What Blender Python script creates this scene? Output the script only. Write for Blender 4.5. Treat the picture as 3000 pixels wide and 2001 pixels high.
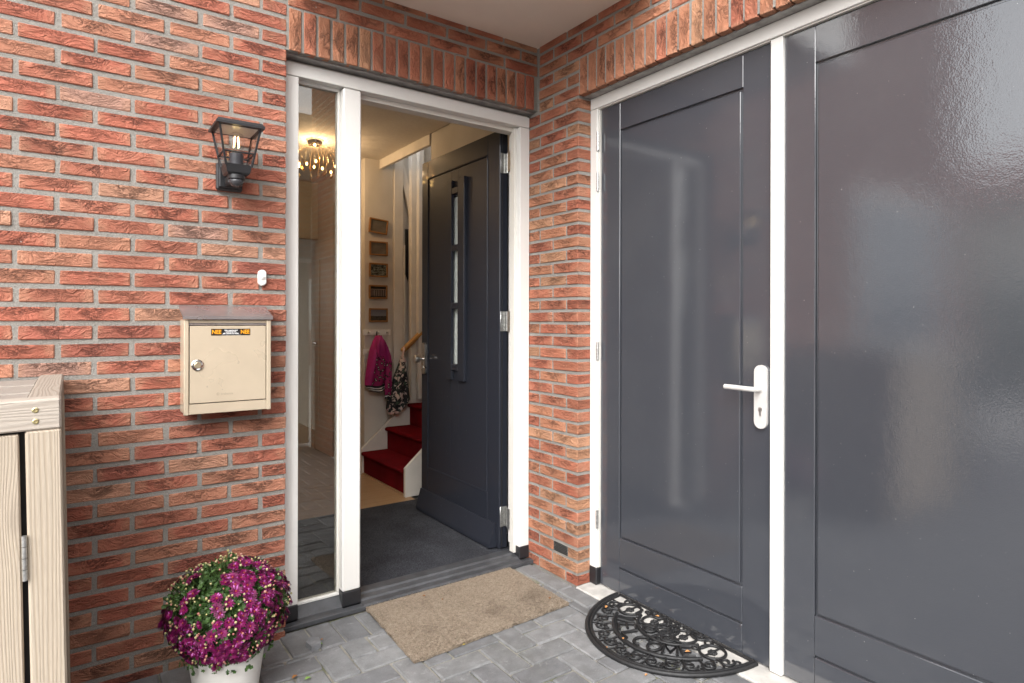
import bpy, math, random
from mathutils import Vector, Matrix, noise as mnoise
R = math.radians
random.seed(7)
for o in list(bpy.data.objects): bpy.data.objects.remove(o)
sc = bpy.context.scene
COL = sc.collection

# ------------------------------------------------------------------ camera
F_PX, CY_PX, YAW, ROLL, CAM_H = 1824.64, 938.75, R(35.319), 0.00213, 1.30
cam_d = bpy.data.cameras.new('camera'); cam = bpy.data.objects.new('camera', cam_d); COL.objects.link(cam)
cam_d.sensor_width = 36; cam_d.lens = F_PX / 3000 * 36
cam_d.shift_y = -(1000.5 - CY_PX) / 3000
cam_d.clip_start = 0.02; cam_d.clip_end = 400
cam.matrix_world = Matrix.Translation((0, 0, CAM_H)) @ Matrix.Rotation(-YAW, 4, 'Z') @ Matrix.Rotation(R(90), 4, 'X') @ Matrix.Rotation(ROLL, 4, 'Z')
sc.camera = cam

# ------------------------------------------------------------------ sky, sun, exposure
SUN_EL, SUN_AZ = R(42), R(225)        # azimuth clockwise from +Y
world = bpy.data.worlds.new('World'); sc.world = world; world.use_nodes = True
nt = world.node_tree; nt.nodes.clear()
wo = nt.nodes.new('ShaderNodeOutputWorld'); bg = nt.nodes.new('ShaderNodeBackground')
sky = nt.nodes.new('ShaderNodeTexSky'); sky.sky_type = 'NISHITA'; sky.sun_disc = False
sky.sun_elevation = SUN_EL; sky.sun_rotation = SUN_AZ
sky.air_density = 1.0; sky.dust_density = 3.0; sky.ozone_density = 1.0
hs = nt.nodes.new('ShaderNodeHueSaturation'); hs.inputs['Saturation'].default_value = 0.07
nt.links.new(sky.outputs[0], hs.inputs['Color']); nt.links.new(hs.outputs[0], bg.inputs[0])
bg.inputs[1].default_value = 0.15
nt.links.new(bg.outputs[0], wo.inputs[0])
sun_d = bpy.data.lights.new('sun', 'SUN'); sun = bpy.data.objects.new('sun', sun_d); COL.objects.link(sun)
sun_d.energy = 0.55; sun_d.angle = R(60); sun_d.color = (1.0, 0.96, 0.90)
sdir = Vector((math.sin(SUN_AZ) * math.cos(SUN_EL), math.cos(SUN_AZ) * math.cos(SUN_EL), math.sin(SUN_EL)))
sun.rotation_euler = (-sdir).to_track_quat('-Z', 'Y').to_euler()
sun.location = sdir * 20
vs = sc.view_settings
vs.view_transform = 'Standard'; vs.look = 'None'; vs.gamma = 1.0; vs.use_curve_mapping = False
vs.exposure = 1.66
sc.cycles.max_bounces = 8; sc.cycles.transparent_max_bounces = 10
sc.cycles.caustics_reflective = False; sc.cycles.caustics_refractive = False

# ------------------------------------------------------------------ pixel -> place
def ray(px, py):
    du, dv = px - 1500, py - CY_PX
    c, s = math.cos(ROLL), math.sin(ROLL)
    u, v = du * c + dv * s, -du * s + dv * c
    sy, cy = math.sin(YAW), math.cos(YAW)
    return Vector((F_PX * sy + u * cy, F_PX * cy - u * sy, -v)) / F_PX
CAM = Vector((0, 0, CAM_H))
def onX(px, py, X): d = ray(px, py); return CAM + d * (X / d.x)
def onY(px, py, Y): d = ray(px, py); return CAM + d * (Y / d.y)
def onZ(px, py, Z): d = ray(px, py); return CAM + d * ((Z - CAM_H) / d.z)

# ------------------------------------------------------------------ mesh helpers
class MB:
    def __init__(s): s.v = []; s.f = []; s.m = []
    def add(s, vs, fs, mi=0):
        o = len(s.v); s.v += [tuple(v) for v in vs]; s.f += [tuple(i + o for i in f) for f in fs]; s.m += [mi] * len(fs); return s
    def box(s, x0, x1, y0, y1, z0, z1, c=0.0, mi=0):
        x0, x1 = min(x0, x1), max(x0, x1); y0, y1 = min(y0, y1), max(y0, y1); z0, z1 = min(z0, z1), max(z0, z1)
        if c <= 0:
            v = [(x, y, z) for z in (z0, z1) for y in (y0, y1) for x in (x0, x1)]
            return s.add(v, [(0, 2, 3, 1), (4, 5, 7, 6), (0, 1, 5, 4), (2, 6, 7, 3), (0, 4, 6, 2), (1, 3, 7, 5)], mi)
        c = min(c, (x1 - x0) * .45, (y1 - y0) * .45, (z1 - z0) * .45)
        v, f = cbox(x0, x1, y0, y1, z0, z1, c)
        return s.add(v, f, mi)
    def prism(s, poly, axis, a, b, mi=0):
        """polygon (2D) extruded along axis from a to b; 2D axes are the two remaining in xyz order"""
        n = len(poly)
        def pt(p, h):
            if axis == 'x': return (h, p[0], p[1])
            if axis == 'y': return (p[0], h, p[1])
            return (p[0], p[1], h)
        v = [pt(p, a) for p in poly] + [pt(p, b) for p in poly]
        f = [tuple(range(n))[::-1], tuple(range(n, 2 * n))] + [(i, (i + 1) % n, n + (i + 1) % n, n + i) for i in range(n)]
        return s.add(v, f, mi)
    def tube(s, pts, r, seg=8, mi=0, cap=True, closed=False):
        pts = [Vector(p) for p in pts]; n = len(pts)
        rs = r if isinstance(r, (list, tuple)) else [r] * n
        v = []; up = None
        for i, p in enumerate(pts):
            a = pts[(i - 1) % n] if (closed or i > 0) else p
            b = pts[(i + 1) % n] if (closed or i < n - 1) else p
            t = (b - a); t = t.normalized() if t.length > 1e-9 else Vector((0, 0, 1))
            if up is None:
                ref = Vector((0, 0, 1)) if abs(t.z) < .9 else Vector((1, 0, 0))
                up = (ref - t * ref.dot(t)).normalized()
            else:
                up = (up - t * up.dot(t))
                up = up.normalized() if up.length > 1e-6 else t.orthogonal().normalized()
            w = t.cross(up)
            for k in range(seg):
                an = 2 * math.pi * k / seg
                v.append(p + (up * math.cos(an) + w * math.sin(an)) * rs[i])
        f = []
        m = n if closed else n - 1
        for i in range(m):
            for k in range(seg):
                a = i * seg + k; b = i * seg + (k + 1) % seg; j = (i + 1) % n
                f.append((a, b, j * seg + (k + 1) % seg, j * seg + k))
        if cap and not closed: f += [tuple(range(seg))[::-1], tuple(range((n - 1) * seg, n * seg))]
        return s.add(v, f, mi)
    def lathe(s, prof, cx, cy, cz, seg=24, mi=0, axis='z'):
        v = []; f = []
        for (r, h) in prof:
            for k in range(seg):
                a = 2 * math.pi * k / seg; x, y = r * math.cos(a), r * math.sin(a)
                v.append((cx + x, cy + y, cz + h) if axis == 'z' else ((cx + x, cy + h, cz + y) if axis == 'y' else (cx + h, cy + x, cz + y)))
        n = len(prof)
        for i in range(n - 1):
            for k in range(seg):
                q = (i * seg + k, i * seg + (k + 1) % seg, (i + 1) * seg + (k + 1) % seg, (i + 1) * seg + k)
                f.append(q if axis != 'y' else q[::-1])
        f.append(tuple(range(seg))[::-1]); f.append(tuple(range((n - 1) * seg, n * seg)))
        return s.add(v, f, mi)
    def mesh(s, name, mats, off=(0, 0, 0), smooth=False):
        me = bpy.data.meshes.new(name)
        me.from_pydata([(v[0] - off[0], v[1] - off[1], v[2] - off[2]) for v in s.v], [], s.f)
        mats = mats if isinstance(mats, (list, tuple)) else [mats]
        for m in mats: me.materials.append(m)
        if any(s.m): me.polygons.foreach_set('material_index', s.m)
        if smooth:
            me.polygons.foreach_set('use_smooth', [True] * len(me.polygons))
            if smooth is not True: me.set_sharp_from_angle(angle=R(smooth))
        me.update(); return me
    def build(s, name, mats, parent=None, smooth=False, origin=None):
        base = wloc(parent)
        org = Vector(origin) if origin is not None else base
        o = bpy.data.objects.new(name, s.mesh(name, mats, org, smooth)); COL.objects.link(o)
        o.location = org - base
        if parent: o.parent = parent
        return o
def cbox(x0, x1, y0, y1, z0, z1, c):
    X, Y, Z = (x0, x1), (y0, y1), (z0, z1); v = []; ix = {}
    for a in (0, 1):
        for b in (0, 1):
            for d in (0, 1):
                cx, cy, cz = X[a], Y[b], Z[d]; sx, sy, sz = (c if a == 0 else -c), (c if b == 0 else -c), (c if d == 0 else -c)
                ix[a, b, d, 'x'] = len(v); v.append((cx, cy + sy, cz + sz))
                ix[a, b, d, 'y'] = len(v); v.append((cx + sx, cy, cz + sz))
                ix[a, b, d, 'z'] = len(v); v.append((cx + sx, cy + sy, cz))
    f = []
    def face(l, n):
        p = [Vector(v[i]) for i in l]; nn = (p[1] - p[0]).cross(p[2] - p[0])
        f.append(tuple(l) if nn.dot(Vector(n)) > 0 else tuple(l[::-1]))
    q = ((0, 0), (1, 0), (1, 1), (0, 1))
    for a in (0, 1):
        sg = 1 if a else -1
        face([ix[a, b, d, 'x'] for b, d in q], (sg, 0, 0))
        face([ix[b, a, d, 'y'] for b, d in q], (0, sg, 0))
        face([ix[b, d, a, 'z'] for b, d in q], (0, 0, sg))
        for b in (0, 1):
            s2 = 1 if b else -1
            face([ix[a, b, 0, 'x'], ix[a, b, 0, 'y'], ix[a, b, 1, 'y'], ix[a, b, 1, 'x']], (sg, s2, 0))
            face([ix[a, 0, b, 'x'], ix[a, 0, b, 'z'], ix[a, 1, b, 'z'], ix[a, 1, b, 'x']], (sg, 0, s2))
            face([ix[0, a, b, 'y'], ix[0, a, b, 'z'], ix[1, a, b, 'z'], ix[1, a, b, 'y']], (0, sg, s2))
            for d in (0, 1):
                face([ix[a, b, d, 'x'], ix[a, b, d, 'y'], ix[a, b, d, 'z']], (sg, s2, 1 if d else -1))
    return v, f
WL = {}
def wloc(o):
    v = Vector((0, 0, 0))
    while o is not None: v = v + o.location; o = o.parent
    return v
def tag(o, label=None, cat=None, group=None, kind=None):
    if label: o['label'] = label
    if cat: o['category'] = cat
    if group: o['group'] = group
    if kind: o['kind'] = kind
    return o
def thing(name, label, cat, loc=(0, 0, 0), group=None):
    o = bpy.data.objects.new(name, None); COL.objects.link(o); o.location = loc; o.empty_display_size = .05
    return tag(o, label, cat, group)
def bx(name, mat, parent, x0, x1, y0, y1, z0, z1, c=0.0, smooth=False):
    return MB().box(x0, x1, y0, y1, z0, z1, c).build(name, mat, parent, smooth)
def link_mesh(name, me, parent, loc, rot=(0, 0, 0), color=None):
    o = bpy.data.objects.new(name, me); COL.objects.link(o)
    o.location = Vector(loc) - wloc(parent); o.rotation_euler = rot
    if parent: o.parent = parent
    if color: o.color = (*color, 1)
    return o
def arc(cx, cy, r, a0, a1, n, z=0):
    return [(cx + r * math.cos(a0 + (a1 - a0) * i / n), cy + r * math.sin(a0 + (a1 - a0) * i / n), z) for i in range(n + 1)]
def text_mesh(txt, size, depth=0.0005, bold=False, align='CENTER', space=1.0):
    cu = bpy.data.curves.new('lettering', 'FONT'); cu.body = txt; cu.size = size; cu.extrude = depth; cu.align_x = align; cu.align_y = 'CENTER'
    cu.space_character = space; cu.resolution_u = 3
    if bold: cu.offset = size * .028
    ob = bpy.data.objects.new('lettering_tmp', cu); COL.objects.link(ob)
    bpy.context.view_layer.update()
    dg = bpy.context.evaluated_depsgraph_get()
    me = bpy.data.meshes.new_from_object(ob.evaluated_get(dg))
    bpy.data.objects.remove(ob); bpy.data.curves.remove(cu)
    return me

# ------------------------------------------------------------------ material helpers
class NT:
    def __init__(s, name):
        s.mat = bpy.data.materials.new(name); s.mat.use_nodes = True; s.t = s.mat.node_tree; s.t.nodes.clear()
        s.out = s.n('ShaderNodeOutputMaterial')
    def n(s, t, **kw):
        nd = s.t.nodes.new(t)
        for k, v in kw.items(): setattr(nd, k, v)
        return nd
    def put(s, sock, val):
        if val is None: return
        if isinstance(val, bpy.types.NodeSocket): s.t.links.new(val, sock)
        else:
            if hasattr(sock.default_value, '__len__') and len(sock.default_value) == 4 and len(val) == 3: val = (*val, 1)
            sock.default_value = val
    def math(s, op, a, b=None, clamp=False):
        nd = s.n('ShaderNodeMath', operation=op, use_clamp=clamp); s.put(nd.inputs[0], a); s.put(nd.inputs[1], b); return nd.outputs[0]
    def vmath(s, op, a, b=None):
        nd = s.n('ShaderNodeVectorMath', operation=op); s.put(nd.inputs[0], a); s.put(nd.inputs[1], b); return nd.outputs[0]
    def noise(s, vec, scale, detail=3, rough=.55, dist=0.0):
        nd = s.n('ShaderNodeTexNoise'); s.put(nd.inputs['Vector'], vec); nd.inputs['Scale'].default_value = scale
        nd.inputs['Detail'].default_value = detail; nd.inputs['Roughness'].default_value = rough; nd.inputs['Distortion'].default_value = dist
        return nd.outputs['Fac']
    def voro(s, vec, scale, feature='F1', out='Distance', rand=1.0):
        nd = s.n('ShaderNodeTexVoronoi', feature=feature); s.put(nd.inputs['Vector'], vec); nd.inputs['Scale'].default_value = scale
        nd.inputs['Randomness'].default_value = rand
        return nd.outputs[out]
    def ramp(s, fac, a, b, lo=0.0, hi=1.0):
        nd = s.n('ShaderNodeMapRange'); nd.interpolation_type = 'SMOOTHSTEP'
        s.put(nd.inputs[0], fac); nd.inputs[1].default_value = a; nd.inputs[2].default_value = b; nd.inputs[3].default_value = lo; nd.inputs[4].default_value = hi
        return nd.outputs[0]
    def mix(s, fac, a, b, blend='MIX'):
        nd = s.n('ShaderNodeMix', data_type='RGBA', blend_type=blend); s.put(nd.inputs[0], fac); s.put(nd.inputs[6], a); s.put(nd.inputs[7], b); return nd.outputs[2]
    def coord(s, kind='Object'):
        return s.n('ShaderNodeTexCoord').outputs[kind]
    def geo(s): return s.n('ShaderNodeNewGeometry').outputs['Position']
    def scale(s, vec, v): return s.vmath('MULTIPLY', vec, v)
    def sep(s, vec):
        nd = s.n('ShaderNodeSeparateXYZ'); s.put(nd.inputs[0], vec); return nd.outputs
    def comb(s, x, y, z):
        nd = s.n('ShaderNodeCombineXYZ'); s.put(nd.inputs[0], x); s.put(nd.inputs[1], y); s.put(nd.inputs[2], z); return nd.outputs[0]
    def bump(s, h, dist=.002, strength=1.0, normal=None):
        nd = s.n('ShaderNodeBump'); s.put(nd.inputs['Height'], h); nd.inputs['Distance'].default_value = dist; nd.inputs['Strength'].default_value = strength
        s.put(nd.inputs['Normal'], normal); return nd.outputs[0]
    def rnd(s): return s.n('ShaderNodeObjectInfo').outputs['Random']
    def ocol(s): return s.n('ShaderNodeObjectInfo').outputs['Color']
    def bsdf(s, col, rough=.6, metal=0.0, spec=.5, normal=None, coat=0.0, coat_r=.05, coat_n=None, emit=None, emit_s=0.0, sheen=0.0):
        p = s.n('ShaderNodeBsdfPrincipled'); s.put(p.inputs['Base Color'], col); s.put(p.inputs['Roughness'], rough); s.put(p.inputs['Metallic'], metal)
        s.put(p.inputs['Specular IOR Level'], spec); s.put(p.inputs['Normal'], normal)
        if coat: p.inputs['Coat Weight'].default_value = coat; p.inputs['Coat Roughness'].default_value = coat_r; s.put(p.inputs['Coat Normal'], coat_n)
        if emit is not None: s.put(p.inputs['Emission Color'], emit); p.inputs['Emission Strength'].default_value = emit_s
        if sheen: p.inputs['Sheen Weight'].default_value = sheen; p.inputs['Sheen Roughness'].default_value = .4
        s.t.links.new(p.outputs[0], s.out.inputs[0]); return s.mat
def simple(name, col, rough=.5, metal=0.0, var=.08, scale=30, bump=.0, coat=0.0, spec=.5, emit=None, emit_s=0):
    t = NT(name); c = t.coord(); n = t.noise(c, scale, 4)
    k = t.ramp(n, .25, .75, 1 - var, 1 + var)
    colv = t.vmath('MULTIPLY', col, t.comb(k, k, k))
    nm = t.bump(t.noise(c, scale * 8, 3), bump) if bump else None
    rr = t.ramp(t.noise(c, scale * .7, 3), .3, .7, rough * .88, min(1, rough * 1.12))
    return t.bsdf(colv, rr, metal, spec, nm, coat, emit=emit, emit_s=emit_s)

def mat_brick():
    t = NT('brick_clay'); c = t.coord(); r = t.rnd(); oc = t.ocol()
    v = t.vmath('ADD', c, t.comb(t.math('MULTIPLY', r, 37.3), t.math('MULTIPLY', r, 91.7), t.math('MULTIPLY', r, 53.1)))
    sx, sy, sz = t.sep(c)[:]
    ax = t.math('ABSOLUTE', sx)
    # colour: red core, sandy tan towards the ends and edges in blotches
    blot = t.noise(v, 13, 3, .6)
    ends = t.ramp(t.math('ADD', ax, t.math('MULTIPLY', t.math('SUBTRACT', blot, .5), .12)), .06, .115)
    tan = t.mix(.55, oc, (.46, .25, .16))
    col = t.mix(t.math('MULTIPLY', ends, .85), oc, tan)
    col = t.mix(t.ramp(blot, .5, .75, 0, .55), col, tan)
    col = t.mix(t.ramp(t.noise(v, 28, 4, .6), .58, .75, 0, .16), col, t.mix(.5, oc, (.14, .055, .045)))
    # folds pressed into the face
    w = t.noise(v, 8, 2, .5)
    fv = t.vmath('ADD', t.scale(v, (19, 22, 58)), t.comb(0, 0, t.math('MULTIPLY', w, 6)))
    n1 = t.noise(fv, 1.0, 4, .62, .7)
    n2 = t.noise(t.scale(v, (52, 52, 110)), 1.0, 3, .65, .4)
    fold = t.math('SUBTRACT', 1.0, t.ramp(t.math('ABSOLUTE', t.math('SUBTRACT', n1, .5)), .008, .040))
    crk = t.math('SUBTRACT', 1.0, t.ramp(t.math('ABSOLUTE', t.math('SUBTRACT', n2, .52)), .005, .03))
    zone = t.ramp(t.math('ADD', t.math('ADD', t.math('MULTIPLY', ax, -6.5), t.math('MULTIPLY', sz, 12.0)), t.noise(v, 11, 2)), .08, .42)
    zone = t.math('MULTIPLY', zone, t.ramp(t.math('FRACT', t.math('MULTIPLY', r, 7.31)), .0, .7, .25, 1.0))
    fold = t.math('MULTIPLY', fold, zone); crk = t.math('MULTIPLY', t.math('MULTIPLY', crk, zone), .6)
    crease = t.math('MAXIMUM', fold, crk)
    col = t.mix(t.math('MULTIPLY', crease, .78), col, t.mix(.78, col, (.045, .022, .02)))  # shade of the creases painted into the base colour, besides the bump
    g = t.noise(v, 420, 2, .7); k = t.ramp(g, .2, .8, .86, 1.14)
    col = t.vmath('MULTIPLY', col, t.comb(k, k, k))
    # lime specks
    sp = t.math('MULTIPLY', t.ramp(t.noise(v, 55, 3, .7), .70, .76), t.ramp(t.math('FRACT', t.math('MULTIPLY', r, 13.7)), .5, .9, 0, .8))
    col = t.mix(sp, col, (.62, .58, .53))
    h = t.math('ADD', t.math('MULTIPLY', crease, -.8), t.math('MULTIPLY', t.math('ABSOLUTE', t.math('SUBTRACT', n1, .5)), 4.0))
    h = t.math('ADD', h, t.math('MULTIPLY', g, .10)); h = t.math('ADD', h, t.math('MULTIPLY', t.noise(v, 90, 3), .25))
    return t.bsdf(col, .88, 0, .25, t.bump(h, .0055))
def mat_mortar():
    t = NT('mortar'); p = t.geo()
    g = t.noise(p, 520, 2, .8); k = t.ramp(g, .25, .75, .72, 1.2)
    base = t.mix(t.noise(p, 7, 3), (.265, .25, .225), (.37, .35, .32))
    col = t.vmath('MULTIPLY', base, t.comb(k, k, k))
    col = t.mix(t.ramp(t.noise(p, 3.3, 4, .7), .52, .75, 0, .5), col, (.20, .185, .16))
    return t.bsdf(col, .95, 0, .2, t.bump(t.math('ADD', g, t.math('MULTIPLY', t.noise(p, 120, 3), 1.5)), .0022))
def mat_paver():
    t = NT('concrete_paver'); c = t.coord(); r = t.rnd(); oc = t.ocol(); p = t.geo()
    v = t.vmath('ADD', c, t.comb(t.math('MULTIPLY', r, 17.3), t.math('MULTIPLY', r, 61.7), 0))
    n = t.noise(v, 16, 5, .65); k = t.ramp(n, .25, .75, .78, 1.22)
    col = t.vmath('MULTIPLY', oc, t.comb(k, k, k))
    col = t.mix(t.ramp(t.noise(v, 22, 4, .7, .3), .57, .74, 0, .45), col, (.36, .36, .365))
    col = t.mix(t.ramp(t.noise(p, 2.3, 4, .6), .58, .75, 0, .45), col, (.10, .10, .085))
    g = t.noise(v, 380, 2, .8); k2 = t.ramp(g, .2, .8, .82, 1.18)
    col = t.vmath('MULTIPLY', col, t.comb(k2, k2, k2))
    h = t.math('ADD', t.math('MULTIPLY', g, .35), t.math('MULTIPLY', n, 1.2))
    return t.bsdf(col, t.ramp(n, .3, .7, .62, .85), 0, .35, t.bump(h, .0022))
def mat_joint():
    t = NT('joint_sand'); p = t.geo(); n = t.noise(p, 60, 4, .7)
    col = t.mix(n, (.17, .16, .135), (.40, .38, .33))
    col = t.mix(t.ramp(t.noise(p, 4, 3), .5, .68, 0, .75), col, (.10, .115, .035))
    return t.bsdf(col, .97, 0, .2, t.bump(t.noise(p, 300, 3, .8), .003))
def mat_ground():
    t = NT('street_paving'); p = t.geo(); n = t.noise(p, 1.2, 4)
    col = t.mix(n, (.30, .285, .27), (.38, .365, .35))
    return t.bsdf(col, .85, 0, .3, t.bump(t.noise(p, 60, 3), .003))
def wood(name, axis, a, b, dark, ring=70, rough=.75, knots=True, bumpd=.0012, long=1.6):
    """long grain running along axis; a, b light/dark bands, dark = weather lines"""
    t = NT(name); c = t.coord(); r = t.rnd()
    off = t.comb(t.math('MULTIPLY', r, 3.1), t.math('MULTIPLY', r, 5.7), t.math('MULTIPLY', r, 9.3))
    c = t.vmath('ADD', c, off)
    s = [1.0, 1.0, 1.0]; s['xyz'.index(axis)] = .045 * long
    v = t.scale(c, s)
    if knots:
        ks = [6.0, 6.0, 6.0]; ks['xyz'.index(axis)] = 2.2
        kd = t.voro(t.scale(c, ks), 1.0)
        kn = t.ramp(kd, .02, .34, 1, 0)
    else: kn = 0.0
    warp = t.noise(v, 12, 3, .5)
    phase = t.math('ADD', t.math('MULTIPLY', warp, 9.0), t.math('MULTIPLY', kn, 1.5) if knots else 0.0)
    sp = t.sep(v); lat = [sp[i] for i in range(3) if i != 'xyz'.index(axis)]
    q = t.math('ADD', t.math('MULTIPLY', t.math('ADD', lat[0], t.math('MULTIPLY', lat[1], .6)), ring), phase)
    saw = t.math('FRACT', q)
    band = t.ramp(t.math('ABSOLUTE', t.math('SUBTRACT', saw, .5)), .12, .46)
    fine = t.noise(t.scale(v, (6, 6, 6)), 90, 3, .7)
    col = t.mix(band, a, b)
    col = t.mix(t.ramp(fine, .35, .75, 0, .5), col, dark)
    col = t.mix(t.ramp(t.noise(c, 4.5, 3), .45, .75, 0, .45), col, t.mix(.5, dark, a))
    if knots: col = t.mix(t.ramp(kd, .05, .16, .85, 0), col, dark)
    h = t.math('ADD', t.math('MULTIPLY', band, -.7), fine)
    return t.bsdf(col, rough, 0, .3, t.bump(h, bumpd))
def mat_paint(name, col, peel=.00018, rough=.3, coat=.8, scale=300, coat_r=.045, ior=1.5, spec=.5, dusty=.10):
    t = NT(name); p = t.geo()
    n = t.math('ADD', t.noise(p, scale, 1.5, .5), t.math('MULTIPLY', t.noise(p, scale * .13, 2), 1.6))
    nm = t.bump(n, peel)
    dust = t.ramp(t.noise(p, 2.2, 4, .65), .4, .75, 0, dusty)
    c2 = t.mix(dust, col, (.30, .30, .29))
    sp = t.ramp(t.noise(p, 140, 1, .5), .80, .83, 0, .5)
    c2 = t.mix(sp, c2, (.45, .44, .42))
    m = t.bsdf(c2, rough, 0, spec, nm, coat, coat_r, nm)
    [n_ for n_ in t.t.nodes if n_.type == 'BSDF_PRINCIPLED'][0].inputs['Coat IOR'].default_value = ior
    return m
def mat_white(name='white_paint', col=(.745, .732, .70), rough=.32):
    t = NT(name); p = t.geo()
    st = t.ramp(t.noise(t.scale(p, (1, 1, .25)), 6, 4, .65), .55, .85, 0, .16)
    c = t.mix(st, col, (.55, .52, .45))
    sp = t.ramp(t.noise(p, 120, 2), .76, .8, 0, .35)
    c = t.mix(sp, c, (.25, .23, .2))
    return t.bsdf(c, rough, 0, .5, t.bump(t.noise(p, 90, 2), .0002))
def mat_glass(name, tint=(.93, .96, .95), rough=0.0, ior=1.5, refl=1.0):
    t = NT(name); tr = t.n('ShaderNodeBsdfTransparent'); t.put(tr.inputs[0], tint)
    gl = t.n('ShaderNodeBsdfGlossy'); gl.inputs['Roughness'].default_value = rough
    lw = t.n('ShaderNodeLayerWeight'); lw.inputs[0].default_value = .5
    fac = t.math('ADD', t.math('MULTIPLY', t.math('POWER', lw.outputs['Facing'], 5.0), .95), .042)
    mx = t.n('ShaderNodeMixShader'); t.put(mx.inputs[0], t.math('MULTIPLY', fac, refl, True))
    t.t.links.new(tr.outputs[0], mx.inputs[1]); t.t.links.new(gl.outputs[0], mx.inputs[2]); t.t.links.new(mx.outputs[0], t.out.inputs[0])
    return t.mat
def mat_emit(name, col, s):
    t = NT(name); e = t.n('ShaderNodeEmission'); t.put(e.inputs[0], col); e.inputs[1].default_value = s
    t.t.links.new(e.outputs[0], t.out.inputs[0]); return t.mat
def mat_coir():
    t = NT('coir'); p = t.geo(); n = t.noise(p, 260, 3, .8); n2 = t.noise(t.scale(p, (1, 1, 1)), 95, 3, .75); m = t.noise(p, 4.2, 4, .6)
    col = t.mix(t.ramp(t.math('ADD', t.math('MULTIPLY', n, .6), t.math('MULTIPLY', n2, .4)), .34, .64), (.19, .142, .102), (.52, .43, .335))
    col = t.mix(t.ramp(m, .50, .78, 0, .55), col, (.12, .09, .068))
    return t.bsdf(col, .98, 0, .1, t.bump(t.math('ADD', n, t.math('MULTIPLY', n2, 1.5)), .007))
def mat_carpet(name, a, b, scale=420):
    t = NT(name); p = t.geo(); n = t.noise(p, scale, 2, .8); m = t.noise(p, 5, 3)
    col = t.mix(t.ramp(n, .3, .7), a, b); k = t.ramp(m, .3, .7, .82, 1.18)
    col = t.vmath('MULTIPLY', col, t.comb(k, k, k))
    return t.bsdf(col, .98, 0, .1, t.bump(n, .005))
def mat_metal(name, col=(.62, .62, .6), rough=.35, aniso_axis=None, scratch=.0):
    t = NT(name); c = t.coord()
    s = (40, 40, 40)
    if aniso_axis: s = [600, 600, 600]; s['xyz'.index(aniso_axis)] = 8
    n = t.noise(t.scale(c, s), 1, 2)
    k = t.ramp(n, .3, .7, .92, 1.06)
    return t.bsdf(t.vmath('MULTIPLY', col, t.comb(k, k, k)), t.ramp(n, .3, .7, rough * .8, rough * 1.2), 1.0, .5, None)

M = {}
M['brick'] = mat_brick(); M['mortar'] = mat_mortar(); M['paver'] = mat_paver(); M['joint'] = mat_joint(); M['ground'] = mat_ground()
M['white'] = mat_white(); M['whitetrim'] = mat_white('white_trim', (.70, .675, .62), .4)
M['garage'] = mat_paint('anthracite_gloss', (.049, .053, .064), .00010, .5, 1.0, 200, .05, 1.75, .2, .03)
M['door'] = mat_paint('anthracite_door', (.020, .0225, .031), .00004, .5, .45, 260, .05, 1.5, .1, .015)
M['black'] = simple('black_plastic', (.018, .018, .02), .38, bump=.0003)
M['sillgrey'] = simple('sill_stone', (.055, .057, .062), .42, var=.25, scale=18, bump=.0006)
M['steel'] = simple('galvanised_steel', (.36, .35, .34), .5, .6, var=.25, scale=25)
M['zinc'] = simple('zinc_hinge', (.66, .66, .64), .32, .9, var=.22, scale=120)
M['alu'] = simple('satin_aluminium', (.80, .78, .75), .38, .35, var=.03, scale=60)
M['satin'] = mat_metal('satin_steel', (.66, .64, .61), .32)
M['chrome'] = mat_metal('chrome', (.75, .74, .72), .12)
M['glass'] = mat_glass('window_glass', (.80, .80, .77), refl=2.6); M['lampglass'] = mat_glass('lamp_glass', (.93, .93, .93)); M['bulb'] = mat_glass('bulb_glass', (.97, .97, .97))
M['frost'] = simple('satin_glass', (.80, .84, .78), .25)
M['soffit'] = simple('soffit_board', (.90, .80, .69), .6, var=.03, scale=3)
M['concrete'] = simple('concrete_strip', (.50, .48, .45), .85, var=.18, scale=14, bump=.0012)
M['coir'] = mat_coir(); M['darkmat'] = mat_carpet('charcoal_mat', (.012, .013, .017), (.085, .088, .100), 210); M['redcarpet'] = mat_carpet('red_carpet', (.085, .0015, .004), (.20, .003, .008), 300)
M['rubber'] = simple('black_rubber', (.012, .012, .013), .5, var=.3, scale=60, bump=.0008)
M['plaster'] = simple('hall_plaster', (.60, .56, .50), .8, var=.04, scale=6, bump=.0004)
M['ceilpaint'] = simple('ceiling_plaster', (.66, .61, .54), .85, var=.04, scale=40, bump=.0012)
M['stairwhite'] = simple('stair_paint', (.68, .64, .58), .45, var=.05, scale=10)
M['laminate'] = wood('laminate_oak', 'x', (.42, .27, .145), (.35, .215, .11), (.28, .17, .085), 50, .35, False, .0002)
M['oak'] = wood('oak_rail', 'x', (.50, .27, .08), (.42, .21, .06), (.34, .17, .05), 60, .35, False, .0001)
M['frameoak'] = wood('picture_oak', 'x', (.34, .17, .055), (.28, .13, .04), (.22, .10, .03), 60, .4, False, .0001)
WA, WB, WD = (.60, .51, .42), (.46, .375, .29), (.34, .30, .265)
M['wx'] = wood('larch_x', 'x', (.47, .415, .355), (.40, .345, .29), (.30, .265, .235), 120, bumpd=.0006); M['wz'] = wood('larch_z', 'z', (.48, .41, .325), (.405, .33, .25), (.32, .265, .21), 150, long=1.0, bumpd=.0006)
M['wy'] = wood('larch_y', 'y', (.36, .31, .26), (.30, .25, .205), (.22, .19, .155), 110, bumpd=.0006)
M['weather'] = wood('weathered_x', 'x', (.36, .32, .28), (.29, .25, .22), (.20, .175, .15), 62)
M['moss'] = simple('moss', (.10, .10, .02), .95, var=.5, scale=120, bump=.003)
M['letterbox'] = simple('cream_steel', (.58, .485, .36), .30, .25, var=.04, scale=9)
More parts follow.
